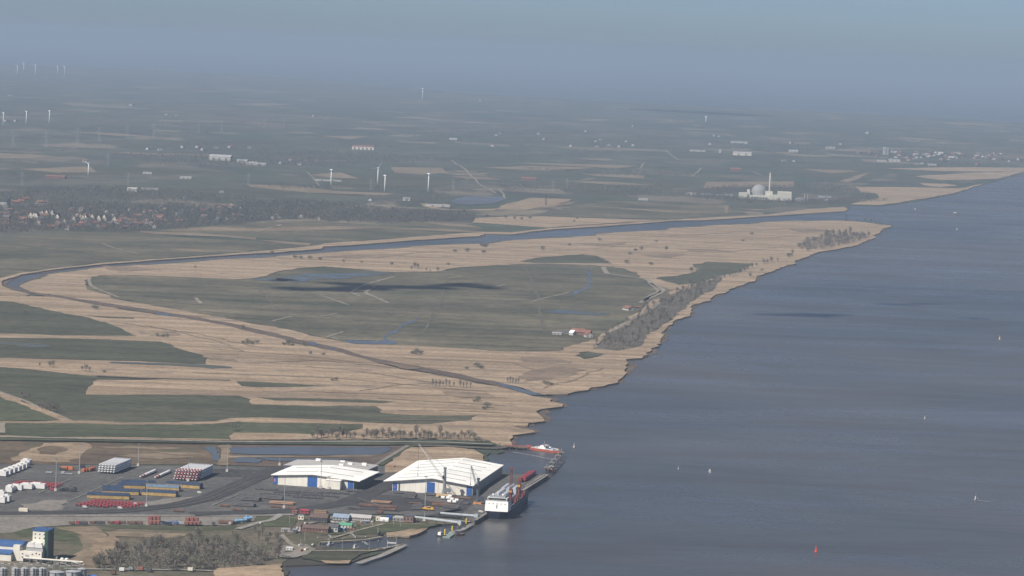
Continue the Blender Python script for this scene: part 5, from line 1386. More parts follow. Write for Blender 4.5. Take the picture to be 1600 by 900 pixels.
for q in (-11.6, 11.6):
    MB().box(q - .3, q + .3, 20, 127, 8.62, 10.4).build('bulwark', M_HULL, e)
for i, (x0, x1, y0, y1, z0, z1, m) in enumerate([(-10.5, -4.2, 26, 82, 9, 19.5, M_COVER), (-3.8, 2.2, 26, 74, 9, 18.5, M_COVER), (2.6, 6, 40, 90, 9, 14, M_DECK), (-10.5, -6, 86, 118, 9, 20, M_COVER), (-5.5, -1, 86, 120, 9, 19.5, M_COVER), (-.5, 4, 94, 121, 9, 19, M_COVER)]):
    w = ('long left front', 'long middle front', 'low right', 'left rear', 'middle rear', 'right rear')[i]
    c = empty('deck_cargo', bow + Vector((0, 0, 0)), R(-9.5), w + ' pale cargo unit lashed on the ship deck', 'cargo', 'cargo on the ship')
    cx, r_ = (x0 + x1) / 2, (x1 - x0) / 2
    MB().extrude([(x0, z0), (x1, z0), (x1, z1 - r_ * .6), (cx + r_ * .55, z1), (cx - r_ * .55, z1), (x0, z1 - r_ * .6)], 'y', y0, y1).build('cover', m, c)
    for q in range(6):
        yy = y0 + (y1 - y0) * (q + .5) / 6
        MB().extrude([(x0 - .06, z0), (x1 + .06, z0), (x1 + .06, z1 - r_ * .6), (cx + r_ * .57, z1 + .08), (cx - r_ * .57, z1 + .08), (x0 - .06, z1 - r_ * .6)], 'y', yy - .25, yy + .25).build('lashing', M_GALV, c)
for (x, y, top, w) in ((7.6, 40, 44, 'front'), (8.8, 84, 28, 'rear')):
    c = MB().lathe([(1.9, 7), (1.6, 16), (1.3, 21)], 10, (x, y, 0)).build('crane_pedestal', M_SRED, e)
    MB().box(x - 1.7, x + 1.7, y - 2.0, y + 2.4, 21.05, 25).build('crane_cab', M_SRED, c)
    b = MB(); lattice(b, (x - .5, y + 1.5, 12), (x - .5, y + 3.0, top), 2.4, 1.6, 12, .2); b.build('jib', M_SRED, c)
    MB().box(x - 2, x + 1, y + 2, y + 4, top, top + 2.4).build('jib_head', M_SRED, c)
    MB().box(x - 1.2, x + 1.2, y - 2.4, y - 2.05, 22.0, 24).build('operator_window', paint('amber_panel', (0.6, 0.3, 0.05), .5), c)
for q in (52, 62, 72, 96, 106):
    MB().box(9, 11.4, q, q + 5, 9, 13 + (q % 3) * 1.5).build('deck_locker', M_SRED, e)
MB().box(-11, 11, 128.2, 131, 7.45, 12).build('stern_house', M_HULL, e)

# ---- cargo and structures on the quay and beyond it
for i, (p, q) in enumerate((((812, 753.5), (829, 741.8)), ((818, 752.5), (835, 741.2)))):
    a, b = at(*p, 4.1), at(*q, 4.1)
    c = empty('pile_section', a, math.atan2(b.y - a.y, b.x - a.x) - math.pi / 2, ('left' if i == 0 else 'right') + ' of two long red steel tubes lying on the quay behind the ship', 'pile', 'red tubes on the quay')
    L = (b - a).length
    MB().tube((0, 0, 2.6), (0, L, 2.6), 2.2, None, 14).build('tube', M_FRED, c)
    for t in (.15, .5, .85):
        MB().box(-1.8, 1.8, L * t - .6, L * t + .6, 0, .8).build('saddle', M_DARK, c)
for i, (p, q) in enumerate((((822, 760), (846, 744)), ((828, 757), (851, 742.5)))):
    a, b = at(*p, 4.1), at(*q, 4.1)
    L = (b - a).length
    c = empty('jetty_beam', a, math.atan2(b.y - a.y, b.x - a.x) - math.pi / 2, ('inner' if i == 0 else 'outer') + ' pale crane track along the quay edge', 'crane track', 'quay crane tracks')
    for t in range(10):
        MB().box(-1.0, 1.0, L * t / 10 + .3, L * (t + 1) / 10 - .3, 0, .9).build('segment', M_CONC, c)
for x, y, w in [(854, 739, 'first'), (862, 731, 'second'), (867, 726, 'third'), (872, 720, 'fourth'), (877, 715, 'last')]:
    c = empty('mooring_dolphin', at(x, y, 0), 0, w + ' mooring dolphin out from the quay end', 'dolphin', 'mooring dolphins')
    for q in ((-1.6, -1.6), (1.6, -1.6), (0, 1.8)):
        MB().tube((q[0] * 1.4, q[1] * 1.4, -2), (q[0], q[1], 5.5), .5, None, 7).build('pile', M_STEEL, c)
    MB().box(-3, 3, -3, 3, 5.52, 6.6).build('cap', M_CONC, c)
    MB().tube((0, 0, 6.6), (0, 0, 10.5), .3, .2, 6).build('lamp_post', M_WHITE, c)
a, b = at(856, 737, 5), at(877, 715, 5)
c = empty('catwalk', a, math.atan2(b.y - a.y, b.x - a.x) - math.pi / 2, 'narrow grey catwalk linking the mooring dolphins', 'catwalk')
L = (b - a).length
MB().box(-.8, .8, 0, L, 1.4, 1.9).build('walkway', M_STEEL, c)
for q in (-.75, .75):
    MB().box(q - .06, q + .06, 0, L, 2.8, 2.95).build('handrail', M_GALV, c)
c = empty('pier_hut', at(861, 738, 0), GR, 'orange hut on a platform at the end of the quay', 'hut')
MB().box(-5, 5, -4, 5, 1.5, 2.6).build('platform', M_RUST, c)
for q in (-4.2, 4.2):
    for w in (-3.2, 4.2):
        MB().tube((q, w, -2), (q, w, 1.48), .45, None, 6).build('pile', M_STEEL, c)
MB().box(-2.6, 2.6, -2, 2.6, 2.62, 6.4).build('wall', paint('hut_orange', (.55, .27, .17), .7), c)
MB().extrude([(-3, 6.42), (3, 6.42), (0, 7.6)], 'y', -2.4, 3).build('roof', M_WHITE, c)
# fenders along the quay face
qa, qb = at(742, 814, 0), at(857, 741, 0)
for j in range(26):
    p = qa.lerp(qb, (j + .5) / 26)
    c = empty('fender', p, math.atan2(qb.y - qa.y, qb.x - qa.x) - math.pi / 2, 'dark timber fender on the quay face beside the ship', 'fender', 'quay fenders')
    MB().box(.3, 1.2, -1.1, 1.1, -1, 3.6).build('timber', M_DARK, c)
    MB().tube((-.8, 0, 4.05), (-.8, 0, 4.75), .4, .5, 7).build('bollard', M_DARK, c)

# ---- ferry and its landing
a, b = at(829, 701.3, 0), at(875, 707.6, 0)
L = (b - a).length
e = empty('ferry', a, math.atan2(b.y - a.y, b.x - a.x) - math.pi / 2, 'red and white car ferry at the landing stage', 'ferry')
M_FERRY = paint('ferry_red', (0.45, 0.10, 0.065), 0.5)
MB().loft([[Vector((-w, y, -.6)), Vector((w, y, -.6)), Vector((w2, y, z)), Vector((-w2, y, z))] for y, w, w2, z in ((0, 2.5, 3, 2.6), (L * .12, 5, 5.6, 2.2), (L * .5, 5.6, 6, 2.0), (L * .88, 5, 5.6, 2.2), (L, 2.5, 3, 2.6))]).build('hull', M_FERRY, e)
MB().box(-4.4, 4.4, L * .06, L * .94, 2.25, 2.5).build('car_deck', M_DECK, e)
for q in (-5.2, 5.2):
    MB().box(q - .35, q + .35, L * .14, L * .86, 2.3, 3.7).build('bulwark', M_WHITE, e)
sp = MB().box(-5.2, 5.2, L * .42, L * .54, 4.8, 6.6).build('bridge', M_SHIPW, e)
for q in (-5.0, 5.0):
    MB().box(q - .7, q + .7, L * .36, L * .6, 2.52, 4.78).build('casing', M_SHIPW, sp)
MB().box(-5.0, 5.0, L * .417, L * .419, 5.3, 6.3).build('window', M_GLASS, sp)
MB().tube((0, L * .47, 6.6), (0, L * .47, 12), .25, .12, 6).build('mast', M_WHITE, e)
MB().lathe([(.9, 6.62), (.7, 8.4)], 8, (3, L * .5, 0)).build('funnel', M_FERRY, e)
for q, s in ((0, -1), (L, 1)):
    MB().extrude([(q, 2.4), (q + s * 5, 3.6), (q + s * 5, 3.9), (q, 2.8)], 'x', -3, 3).build('ramp', M_FERRY, e)
for i, t in enumerate((.2, .3, .66, .76)):
    c = empty('car', a.lerp(b, t) + Vector((0, 0, 2.5)), math.atan2(b.y - a.y, b.x - a.x) - math.pi / 2, ('first', 'second', 'third', 'last')[i] + ' car on the ferry deck counted from the landing', 'car', 'cars on the ferry')
    MB().extrude([(-2.1, .3), (2.1, .3), (2.1, .9), (1.2, 1.0), (.7, 1.5), (-1.4, 1.5), (-2.0, 1.0)], 'x', -.9, .9).build('body', [M_WHITE, M_DARK, M_BLUE, M_GALV][i], c)
    for y in (-1.3, 1.3):
        MB().tube((-.92, y, .32), (.92, y, .32), .32, None, 8).build('axle', M_DARK, c)
a, b = at(790, 698.6, 2), at(827, 701.6, 2)
L = (b - a).length
e = empty('landing_bridge', a, math.atan2(b.y - a.y, b.x - a.x) - math.pi / 2, 'thin red brown landing bridge leading to the ferry', 'bridge')
MB().box(-3, 3, 0, L, 1, 1.8).build('deck', M_RUST, e)
for q in (-2.9, 2.9):
    MB().box(q - .1, q + .1, 0, L, 3, 3.2).build('handrail', M_FERRY, e)
for t in (.2, .5, .8):
    MB().box(-2, 2, L * t - .5, L * t + .5, -4, .98).build('pier', M_STEEL, e)
strip('mud_spit', [(770, 697), (790, 696.5), (822, 700)], 26, M_WOODFLOOR, z=1.3, step=12, amp=4)
e = empty('slipway_mast', at(779, 704, 1.2), 0, 'leaning dark mast at the reed spit behind the larger warehouse', 'mast')
MB().tube((-2.5, 0, 0), (2.5, 0, 10), .45, .25, 6).build('pole', M_DARK, e)
MB().tube((.5, 0, 6), (2.8, 0, 4), .2, None, 5).build('arm', M_DARK, e)

# ---- conveyors, pontoon and small craft in front of the quay
M_CONV = paint('conveyor_blue_grey', (0.38, 0.41, 0.44), 0.5)
for (p, q, h, lab) in (((645.8, 815.5), (716, 824.5), 4.5, 'long pale conveyor gallery running out over the water'), ((688, 807.2), (741, 811.5), 3.0, 'shorter pale conveyor gallery ending at the quay corner')):
    a, b = at(*p, 1.8), at(*q, 1.8)
    L = (b - a).length
    e = empty('conveyor', a, math.atan2(b.y - a.y, b.x - a.x), lab, 'conveyor', 'conveyor galleries')
    MB().extrude([(-.9, h), (.9, h), (.9, h + 1.1), (.5, h + 1.6), (-.5, h + 1.6), (-.9, h + 1.1)], 'x', 0, L).build('gallery', M_CONV, e)
    for j in range(5):
        t = L * (j + .5) / 5
        for w in (-1, 1):
            MB().tube((t, w * 1.5, -3), (t, w * .9, h - .02), .22, None, 5).build('leg', M_STEEL, e)
    MB().box(L + .1, L + 4, -1.7, 1.7, h - 1, h + 2.4).build('transfer_house', M_CONV, e)
M_YEL = paint('post_yellow', (0.70, 0.47, 0.06), 0.6)
for x, y, hp, w in [(695, 836.5, 8, 'left end of the pontoon'), (706.5, 831.5, 8, 'middle of the pontoon'), (718, 826, 9.5, 'inner end of the pontoon'), (728.5, 819.5, 8, 'jetty near the quay corner')]:
    e = empty('mooring_post', at(x, y, 0), 0, 'tall yellow mooring post at the ' + w, 'post', 'yellow mooring posts')
    MB().tube((0, 0, -2), (0, 0, hp * .64), .75, None, 10).build('pile', M_YEL, e)
    MB().lathe([(.8, hp * .64 + .02), (.1, hp * .64 + 1)], 10).build('cone_cap', M_YEL, e)
a, b = at(697, 841, 0), at(711, 831.5, 0)
e = empty('pontoon', a, math.atan2(b.y - a.y, b.x - a.x) - math.pi / 2, 'flat green grey pontoon between the two work boats', 'pontoon')
L = (b - a).length
MB().box(-3.6, 3.6, 0, L, -.5, 1.3).build('deck', paint('pontoon_green', (.22, .27, .25), .7), e)
for t in (.1, .5, .9):
    MB().box(-3.3, -2.7, L * t, L * t + .8, 1.32, 2.0).build('cleat', M_DARK, e)
    MB().tube((3.75, L * t, -.3), (3.75, L * t, 1.2), .35, None, 8).build('tyre_fender', M_DARK, e)
sheetj = strip('jetty', [(709, 830), (722, 827.5), (732, 822), (737, 818)], 4.5, M_CONC, z=2.4)
def boat(p, q, wd, hullm, topm, label, name='work_boat', cat='boat', cabin=.35, group=None, h=1.6):
    a, b = at(*p, 0), at(*q, 0)
    L = (b - a).length
    e = empty(name, a, math.atan2(b.y - a.y, b.x - a.x) - math.pi / 2, label, cat, group)
    MB().loft([[Vector((-w * .8, y, -.4)), Vector((w * .8, y, -.4)), Vector((w, y, z)), Vector((-w, y, z))] for y, w, z in ((0, wd * .38, h), (L * .2, wd * .5, h * .85), (L * .7, wd * .48, h), (L * .92, wd * .22, h * 1.3), (L, wd * .04, h * 1.5))]).build('hull', hullm, e)
    cb = MB().loft([[Vector((-w, y0, z)), Vector((w, y0, z)), Vector((w, y1, z)), Vector((-w, y1, z))] for w, y0, y1, z in ((wd * .34, L * .15, L * (.15 + cabin), h * .9), (wd * .3, L * .17, L * (.12 + cabin), h + 2.6))]).build('cabin', topm, e)
    MB().box(-wd * .26, wd * .26, L * (.135 + cabin), L * (.145 + cabin), h + 1.2, h + 2.1).build('window', M_GLASS, cb)
    MB().tube((0, L * .3, h + 2.6), (0, L * .3, h + 7), .14, .07, 5).build('mast', M_WHITE, e)
    return e
boat((683.5, 837.5), (697, 839.5), 5.5, M_DARK, M_SHIPW, 'white cabined work boat at the outer end of the pontoon')
boat((709, 836.5), (726, 836), 6.5, paint('hull_brown', (.13, .10, .08), .7), M_STEEL, 'brown dark work barge on the quay side of the pontoon', cabin=.25)

# ---- river marks and far craft
def buoy(x, y, m, label, s=1.0, ball=False):
    e = empty('buoy', at(x, y, 0), 0, label, 'buoy')
    MB().lathe([(1.5 * s, -.5), (1.5 * s, .7), (1.2 * s, 1.0)], 12).build('float', m, e)
    MB().lathe([(.9 * s, 1.02), (.3 * s, 4.4 * s)], 8).build('tower', m, e)
    MB().lathe([(.1 * s, 4.42 * s), (.6 * s, 4.9 * s), (.1 * s, 5.5 * s)], 8).build('top_mark', m, e)
buoy(1275, 862, paint('buoy_red', (.62, .07, .04), .5), 'red buoy in the wide river at the bottom right', 1.0)
buoy(1562, 530, paint('buoy_yellow', (.70, .45, .08), .5), 'yellow buoy far right in the river', 1.2)
buoy(897, 699, M_WHITE, 'white buoy in the river beside the ferry', .9)
buoy(1445, 654, M_WHITE, 'tiny white buoy right of the middle river', .7)
buoy(1060, 733, M_GALV, 'tiny grey buoy left of the sailing dinghy', .6)
def sail(x, y, s, label):
    e = empty('sailing_boat', at(x, y, 0), R(35), label, 'sailing boat')
    MB().loft([[Vector((-w * .7, q, -.3)), Vector((w * .7, q, -.3)), Vector((w, q, .9)), Vector((-w, q, .9))] for q, w in ((-4 * s, .8 * s), (-1 * s, 1.4 * s), (2 * s, 1.1 * s), (4 * s, .1))]).build('hull', M_WHITE, e)
    MB().tube((0, .3 * s, .8), (0, .3 * s, 8 * s), .1, .06, 5).build('mast', M_GALV, e)
    MB().extrude([(.1 * s, 1.6), (-3 * s, 1.6), (.1 * s, 7.6 * s)], 'x', -.08, .08).build('mainsail', M_WHITE, e)
    MB().extrude([(.5 * s, 1.4), (3.6 * s, 1.4), (.5 * s, 6.2 * s)], 'x', -.06, .06).build('jib', M_WHITE, e)
sail(1109, 738, .6, 'small white sailing boat in the middle of the river')
sail(1430, 328, .9, 'distant white sail near the far shore')
sail(1495, 359, .8, 'distant white sail below the far motor vessel')
boat((1488, 334), (1501, 335), 8, M_SLATE, M_GALV, 'grey motor vessel far off on the river at the right', 'motor_vessel', 'boat', .4, None, 3)
boat((1523, 781), (1528, 780), 2.0, M_WHITE, M_WHITE, 'tiny white motor boat at the right of the river', 'motor_boat', 'boat', .3, None, .9)

# ---- things along the harbour road
M_LBLUE = paint('light_blue_machine', (0.22, 0.38, 0.56), .45)
for i, (x, y, L, m, w) in enumerate([(112, 819, 5, M_RUST, 'rusty skip'), (122, 818.5, 4, M_FRED, 'red skip'), (130, 819, 8, M_STEEL, 'dark flat wagon'), (144, 818.5, 5, M_RUST, 'rusty tipper'), (153, 818.5, 5, M_STEEL, 'dark tipper'), (160, 818.5, 4, M_STEEL, 'small dark tipper'), (172, 818.5, 5, M_RUST, 'brown tipper'), (181, 818.5, 6, M_FRED, 'faded red tipper'), (190, 818, 7, M_RUST, 'pale rusty skip'),
                                     (205, 818.8, 8, M_RUST, 'long rusty wagon'), (216, 818.8, 8, M_RUST, 'second long rusty wagon'), (260, 819.5, 9, M_TARP, 'blue grey pallet stack'), (281, 819, 8, M_GALV, 'grey steel crate'), (333, 820, 3, M_STEEL, 'small dark hut')]):
    crate(x, y, L, 2.6, 2.4, m, w + ' beside the harbour road above the grass bank', 'skip', 'skip', 'skips along the road', R(-4))
M_CRED = paint('container_faded_red', (0.27, 0.115, 0.095), .6)
for i, (x, y) in enumerate([(234, 819), (240, 819), (246, 819), (234, 815), (240, 815), (246, 815)]):
    crate(x, y, 3.6, 6, 2.9 if i < 3 else 5.2, M_CRED, f"faded red container, {('front left', 'front middle', 'front right', 'rear left', 'rear middle', 'rear right')[i]} of the left block by the road", 'container', 'container', 'left red container block', R(-4))
for i, (x, y) in enumerate([(291, 820), (297, 820), (303, 820), (309, 820), (292, 816.5), (299, 816.5), (306, 816.5)]):
    crate(x, y, 3.6, 5, 2.7 if i < 4 else 4.6, M_CRED, f"faded red container, {('first', 'second', 'third', 'fourth')[i] + ' in front' if i < 4 else ('first', 'second', 'third')[i - 4] + ' behind'} of the right block by the road", 'container', 'container', 'right red container block', R(-4))
crate(352, 818, 15, 9, 2.2, M_RUST, 'flat rusty steel load left of the light blue machines', 'steel_load', 'cargo', None)
crate(359, 819.5, 2.5, 2, 2.2, M_WHITE, 'small white cabinet before the light blue machines', 'cabinet', 'cabinet', None)
for x, y, s, w in ((372, 817, 1.0, 'left lying'), (381, 815.5, 0.8, 'middle dark based'), (387, 814, 1.2, 'right standing')):
    e = empty('machine_part', at(x, y, YZ), R(30), w + ' light blue machine part beside the harbour road', 'machine part', 'light blue machines')
    MB().tube((-3.6 * s, 0, 1.8 * s), (3.6 * s, 0, 2.4 * s), 1.5 * s, None, 12).build('drum', M_LBLUE, e)
    MB().box(-2.4 * s, 2.4 * s, -1.6 * s, 1.6 * s, 0, .7 * s).build('skid', M_DARK, e)
    MB().tube((-1 * s, 0, 2 * s), (-1 * s, 0, 4.6 * s), .8 * s, .6 * s, 10).build('stub', M_DARK if s < .9 else M_LBLUE, e)
loader(270, 818.5, M_BLUE, 'dark blue crane truck between the red container blocks', 'crane_truck', .75)

# ---- silo plant at the lower left
k_ = mpp(50, 876)
M_BLUER = paint('blue_sheet_roof', (0.045, 0.10, 0.235), 0.6)
pl = at(39, 877, 1.5)
e = empty('silo_plant', pl, GR, 'white production tower with blue roof and adjoining halls at the lower left corner', 'factory')
MB().box(0, 15.2, 6, 22, 0, 15.5).build('lower_tower', M_WALLC, e)
up = MB().box(3.0, 17, 10, 26, 15.52, 25.6).build('upper_tower', M_WALLC, e)
MB().box(2.6, 17.4, 9.6, 26.4, 25.62, 27.0).build('blue_roof', M_BLUER, up)
MB().box(17.02, 17.2, 10, 26, 0, 25.6).build('dark_side', M_STEEL, e)
MB().box(15.25, 18.2, 6.5, 9.9, 0, 26.5).build('green_shaft', paint('dark_green_steel', (.03, .075, .055), .5), e)
MB().tube((16.6, 8, 26.5), (16.6, 8, 31), .15, .08, 5).build('antenna', M_DARK, e)
for q in (.3, 7.6):
    MB().loft([[Vector((q + a, 2.5, z)), Vector((q + 7 - a, 2.5, z)), Vector((q + 7 - a, 9.5, z)), Vector((q + a, 9.5, z))] for a, z in ((0, 12.2), (0, 14.2), (1.4, 16.2))]).build('hopper', M_BOXW, e)
MB().box(-.2, 15.0, 3.0, 5.9, 9.2, 11.9).build('pipe_rack', M_GALV, e)
fw = MB().box(-5, 15.0, 0, 5.8, 0, 9.0).build('front_hall', M_WALLC, e)
MB().box(.2, 3.6, -.12, -.02, 0, 6).build('gate', M_GALV, fw)
for q, z in ((6, 6), (9.5, 7), (12.5, 6.4), (12.5, 2), (-3, 3), (-3, 6)):
    MB().box(q, q + 1.2, -.1, -.02, z, z + 1.1).build('window', M_GLASS, fw)
MB().box(-11, -5.1, 0, 7, 0, 13.6).build('stair_tower', M_WALLC, e)
lh = MB().box(-34, -11.1, 2, 18, 0, 12).build('left_hall', M_WALLC, e)
MB().extrude([(1.4, 12.05), (18.4, 12.05), (18.4, 15.2), (9, 15.6)], 'x', -34.3, -4).build('upper_roof', M_BLUER, e)
MB().extrude([(-5.5, 5.8), (1.95, 8.6), (1.95, 9.1), (-5.5, 6.3)], 'x', -34.2, -11.05).build('lower_roof', M_BLUER, lh)
MB().box(-34, -11.2, -5, 1.9, 0, 5.6).build('lean_to', M_WALLC, lh)
for q in (5, 9, 13):
    for z in (19, 22.5):
        MB().box(q, q + 1.0, 9.88, 9.98, z, z + 1.2).build('window', M_GLASS, up)
for i, x in enumerate((5, 24, 38, 53, 66, -8)):
    c = empty('steel_silo', at(x, 907, 1.5), 0, ('leftmost', 'second', 'third', 'fourth', 'fifth', 'outermost')[i] + ' upright grey steel silo at the bottom left corner', 'silo', 'grey steel silos')
    MB().lathe([(3.4, 0), (3.4, 10.4)], 18).build('shell', M_GALV, c, False)
    MB().lathe([(3.5, 10.42), (1.2, 11.5), (.5, 11.6)], 18).build('cone_roof', M_GALV, c)
    for z in (2.5, 5.2, 7.9):
        MB().lathe([(3.44, z), (3.52, z + .1), (3.52, z + .25), (3.44, z + .35)], 18).build('hoop', M_STEEL, c)
    MB().box(-.3, .3, -3.9, -3.5, 0, 11).build('ladder', M_STEEL, c)
for i, (x, y, r, h) in enumerate([(88, 906, 7.0, 7), (114, 906, 6.5, 7.5), (128, 903, 4.0, 8)]):
    c = empty('storage_tank', at(x, y, 1.5), 0, ('wide flat', 'middle', 'right end')[i] + ' grey storage tank right of the steel silos', 'tank', 'grey storage tanks')
    MB().lathe([(r, 0), (r, h), (r * .5, h + .7), (.2, h + .9)], 24).build('shell', M_GALV, c)
    MB().lathe([(r + .1, h - .6), (r + .2, h - .5), (r + .2, h - .2), (r + .1, h - .1)], 24).build('rim', M_STEEL, c)
    MB().box(-.5, .5, -r - .4, -r, 0, h).build('stair', M_STEEL, c)
a, b = at(36, 878, 1.5), at(128, 885, 1.5)
c = empty('pipe_bridge', a, math.atan2(b.y - a.y, b.x - a.x), 'cream pipe bridge running along behind the steel silos', 'pipe bridge')
L = (b - a).length
for j in range(4):
    MB().tube((0, j * 1.0, 3.4 + .25 * (j % 2)), (L, j * 1.0, 3.4 + .25 * (j % 2)), .4, None, 8).build('pipe', M_CREAM if j % 2 else M_GALV, c)
for t in range(9):
    MB().box(L * t / 8.2, L * t / 8.2 + .3, -.3, 3.6, 0, 2.95).build('trestle', M_STEEL, c)
rn = random.Random(4)
for i in range(14):
    x = 2 + i * 9.6
    c = empty('pipe_rack', at(x, 893 + (i % 3) * 1.5, 1.5), GR, 'cluttered grey pipe rack over the steel silos', 'pipe rack', 'pipe racks over the silos')
    MB().box(-2.4, 2.4, -.8, .8, 5.4 + (i % 2), 5.8 + (i % 2)).build('platform', M_GALV, c)
    for q in (-2.2, 2.2):
        MB().tube((q, 0, 0), (q, 0, 8.5 + (i % 3)), .16, None, 5).build('post', M_GALV, c)
    for q in range(4):
        MB().tube((-2.4, -.6 + q * .4, 6.6 + rn.uniform(0, 1.8)), (2.4, -.6 + q * .4, 6.6 + rn.uniform(0, 1.8)), .17, None, 5).build('pipe', M_CREAM if q % 2 else M_STEEL, c)
for i, (x, y) in enumerate(((98, 878.5), (105, 879))):
    c = empty('gas_tank', at(x, y, 1.5), R(-60), ('left' if i == 0 else 'right') + ' of two small white round tanks beside the tower', 'tank', 'small white tanks')
    MB().tube((-2.2, 0, 2.2), (2.2, 0, 2.2), 1.7, None, 14).build('vessel', M_BOXW, c)
    for q in (-1.3, 1.3):
        MB().box(q - .3, q + .3, -1.2, 1.2, 0, .9).build('saddle', M_CONC, c)
for i, (x, y) in enumerate(((84, 875), (89, 877))):
    c = empty('upright_tank', at(x, y, 1.5), 0, ('left' if i == 0 else 'right') + ' of two slim upright pale tanks beside the tower', 'tank', 'slim tanks')
    MB().lathe([(1.1, 0), (1.1, 3.6), (.5, 4.1)], 12).build('vessel', M_GALV, c)
    MB().box(-.2, .2, -1.5, -1.1, 0, 4).build('ladder', M_STEEL, c)
c = empty('tarp_heap', at(145, 903, 1.5), 0, 'bright blue tarpaulin heap at the bottom edge beside the tanks', 'tarpaulin')
MB().loft([[Vector((-w, -d, z)), Vector((w, -d * .7, z + .2)), Vector((w * .8, d, z)), Vector((-w * .9, d * .8, z + .3))] for w, d, z in ((6, 3, 0), (5, 2.4, 1.4), (2.4, 1.1, 2.5))]).build('sheet', paint('bright_blue_tarp', (.04, .13, .45), .5), c)
for x, y, w, m in [(190, 892, 'bright white', M_BOXW), (204, 891, 'grey', M_GALV), (219, 891, 'red brown', M_CRED), (297, 892, 'pale', M_CREAM), (232, 893, 'dull', M_STEEL), (176, 897, 'rusty', M_RUST)]:
    crate(x, y, 4.5, 3, 2.6, m, w + ' container on the works lot below the thicket', 'container', 'container', 'works lot containers')

# ---- club houses, sheds and the small marina
def block(x, y, wpx, h, dep, roofm, wallm, label, name='building', cat='building', gable=True, rz=GR, win=4):
    k_ = mpp(x, y)
    w = wpx * k_
    e = empty(name, at(x, y, 1.9), rz, label, cat)
    wl = MB().box(-w / 2, w / 2, 0, dep, 0, h).build('wall', wallm, e)
    if gable:
        MB().extrude([(-.5, h + .03), (dep + .5, h + .03), (dep / 2, h + dep * .28)], 'x', -w / 2 - .4, w / 2 + .4).build('roof', roofm, e)
    else:
        MB().box(-w / 2 - .3, w / 2 + .3, -.3, dep + .3, h + .02, h + .5).build('roof', roofm, e)
    for j in range(win):
        cx = -w / 2 + w * (j + .5) / win
        MB().box(cx - .6, cx + .6, -.09, -.02, h * .35, h * .75).build('window', M_GLASS, wl)
    return e
M_BGR = paint('blue_grey_roof', (.24, .30, .38), .5)
M_GRN = paint('green_roof', (.10, .30, .19), .6)
block(532, 813, 25, 2.6, 11, M_BGR, M_GALV, 'long shed with blue grey roof behind the marina', 'shed', 'shed', win=5)
block(562, 813.5, 34, 2.8, 10, M_GREYROOF, M_WHITE, 'long white shed with many dark openings behind the marina', 'shed', 'shed', win=11)
block(589.5, 814, 5, 3.2, 5, M_CREAM, M_CREAM, 'cream cubic kiosk left of the white round tank', 'kiosk', 'kiosk', False, win=1)
e = empty('round_hall', at(600, 814.5, 1.9), GR, 'small white round topped hall beside the cream kiosk', 'hall')
MB().extrude([(-1, 0), (3.6, 0), (3.6, 2), (2.6, 3.3), (1.3, 3.8), (0, 3.3), (-1, 2)], 'x', -4.5, 4.5).build('shell', M_BOXW, e)
MB().box(-.9, .9, -1.12, -1.02, 0, 1.9).build('door', M_GALV, e)
block(622, 815, 17, 3.5, 12, M_GREYROOF, paint('taupe_cladding', (.25, .22, .20), .7), 'taupe flat hall left of the brick block', 'hall', 'hall', False, win=3)
block(637.5, 816, 16, 5.6, 13, M_SLATE, paint('brown_brick', (.20, .13, .11), .8), 'brown brick block at the root of the long conveyor', 'building', 'building', False, win=3)
block(607, 812, 8, 3, 5, M_BLUE, M_BLUE, 'small blue container office near the taupe hall', 'office', 'office', False, win=2)
block(497, 816, 28, 4.4, 12, M_BROWN, M_STEEL, 'dark cluttered workshop with brown roof at the road', 'workshop', 'workshop', win=6)
block(490, 831.5, 45, 3.6, 10, M_BROWN, M_BRICK, 'long red brick club house with brown roof behind bare trees', 'club_house', 'house', win=9)
block(520, 831, 15, 4.4, 10, M_SLATE, M_WHITE, 'white house with big dark roof by the marina', win=3, name='house', cat='house')
block(539, 825.5, 20, 2.8, 8, M_GRN, M_CREAM, 'low building with green roof by the marina', win=4)
block(534, 829.5, 8, 2.2, 4, M_LBLUE, M_LBLUE, 'small light blue shed below the green roof', 'shed', 'shed', False, win=1)
block(546, 829.5, 14, 2.0, 4, M_BRICK, M_BRICK, 'low red brick garage row below the green roof', 'garage', 'garage', False, win=4)
block(451, 831.5, 24, 2.4, 6, M_GALV, M_WHITE, 'low white pavilion left of the club house', 'pavilion', 'pavilion', False, win=6)
block(466, 830, 7, 5, 7, M_BROWN, M_WHITE, 'narrow white gable at the left end of the club house', 'house', 'house', win=1)
block(460, 802, 8, 2.2, 4, M_CRED, M_CRED, 'small dark red shed on the harbour road', 'shed', 'shed', False, win=1)
block(475.5, 802, 14, 2.6, 5, M_FRED, M_FRED, 'bright red shed on the harbour road', 'shed', 'shed', True, win=2)
block(500, 801.5, 20, 2.0, 5, M_SAND, M_TAN, 'pale tan stack of boards behind the workshop', 'board_stack', 'boards', False, win=0)
block(452, 859.5, 10, 2.0, 4, M_BOXW, M_BOXW, 'small white cabin near the marina slip', 'cabin', 'cabin', False, win=2)
block(470, 812, 9, 4, 3, M_GALV, M_CREAM, 'pale pump house on the lawn', 'pump_house', 'house', False, win=2)
for x, y, x2, y2, m, w in [(464, 857, 481, 855.5, M_WHITE, 'long white yacht on land by the marina'), (466, 866, 478, 862, M_TAN, 'boat under a golden cover, left of the pair'), (474, 864, 486, 861, M_CREAM, 'boat under a golden cover, right of the pair'), (588, 839, 598, 836.5, M_DARK, 'dark barge tied at the marina mouth'), (512, 852.5, 521, 851, M_GALV, 'grey boat moored at the upper marina jetty'), (552, 858, 560, 857, M_WHITE, 'white boat at the marina dam')]:
    boat((x, y), (x2, y2), 3.2, m, m, w, 'moored_boat', 'boat', .4, 'boats of the marina', 1.2)
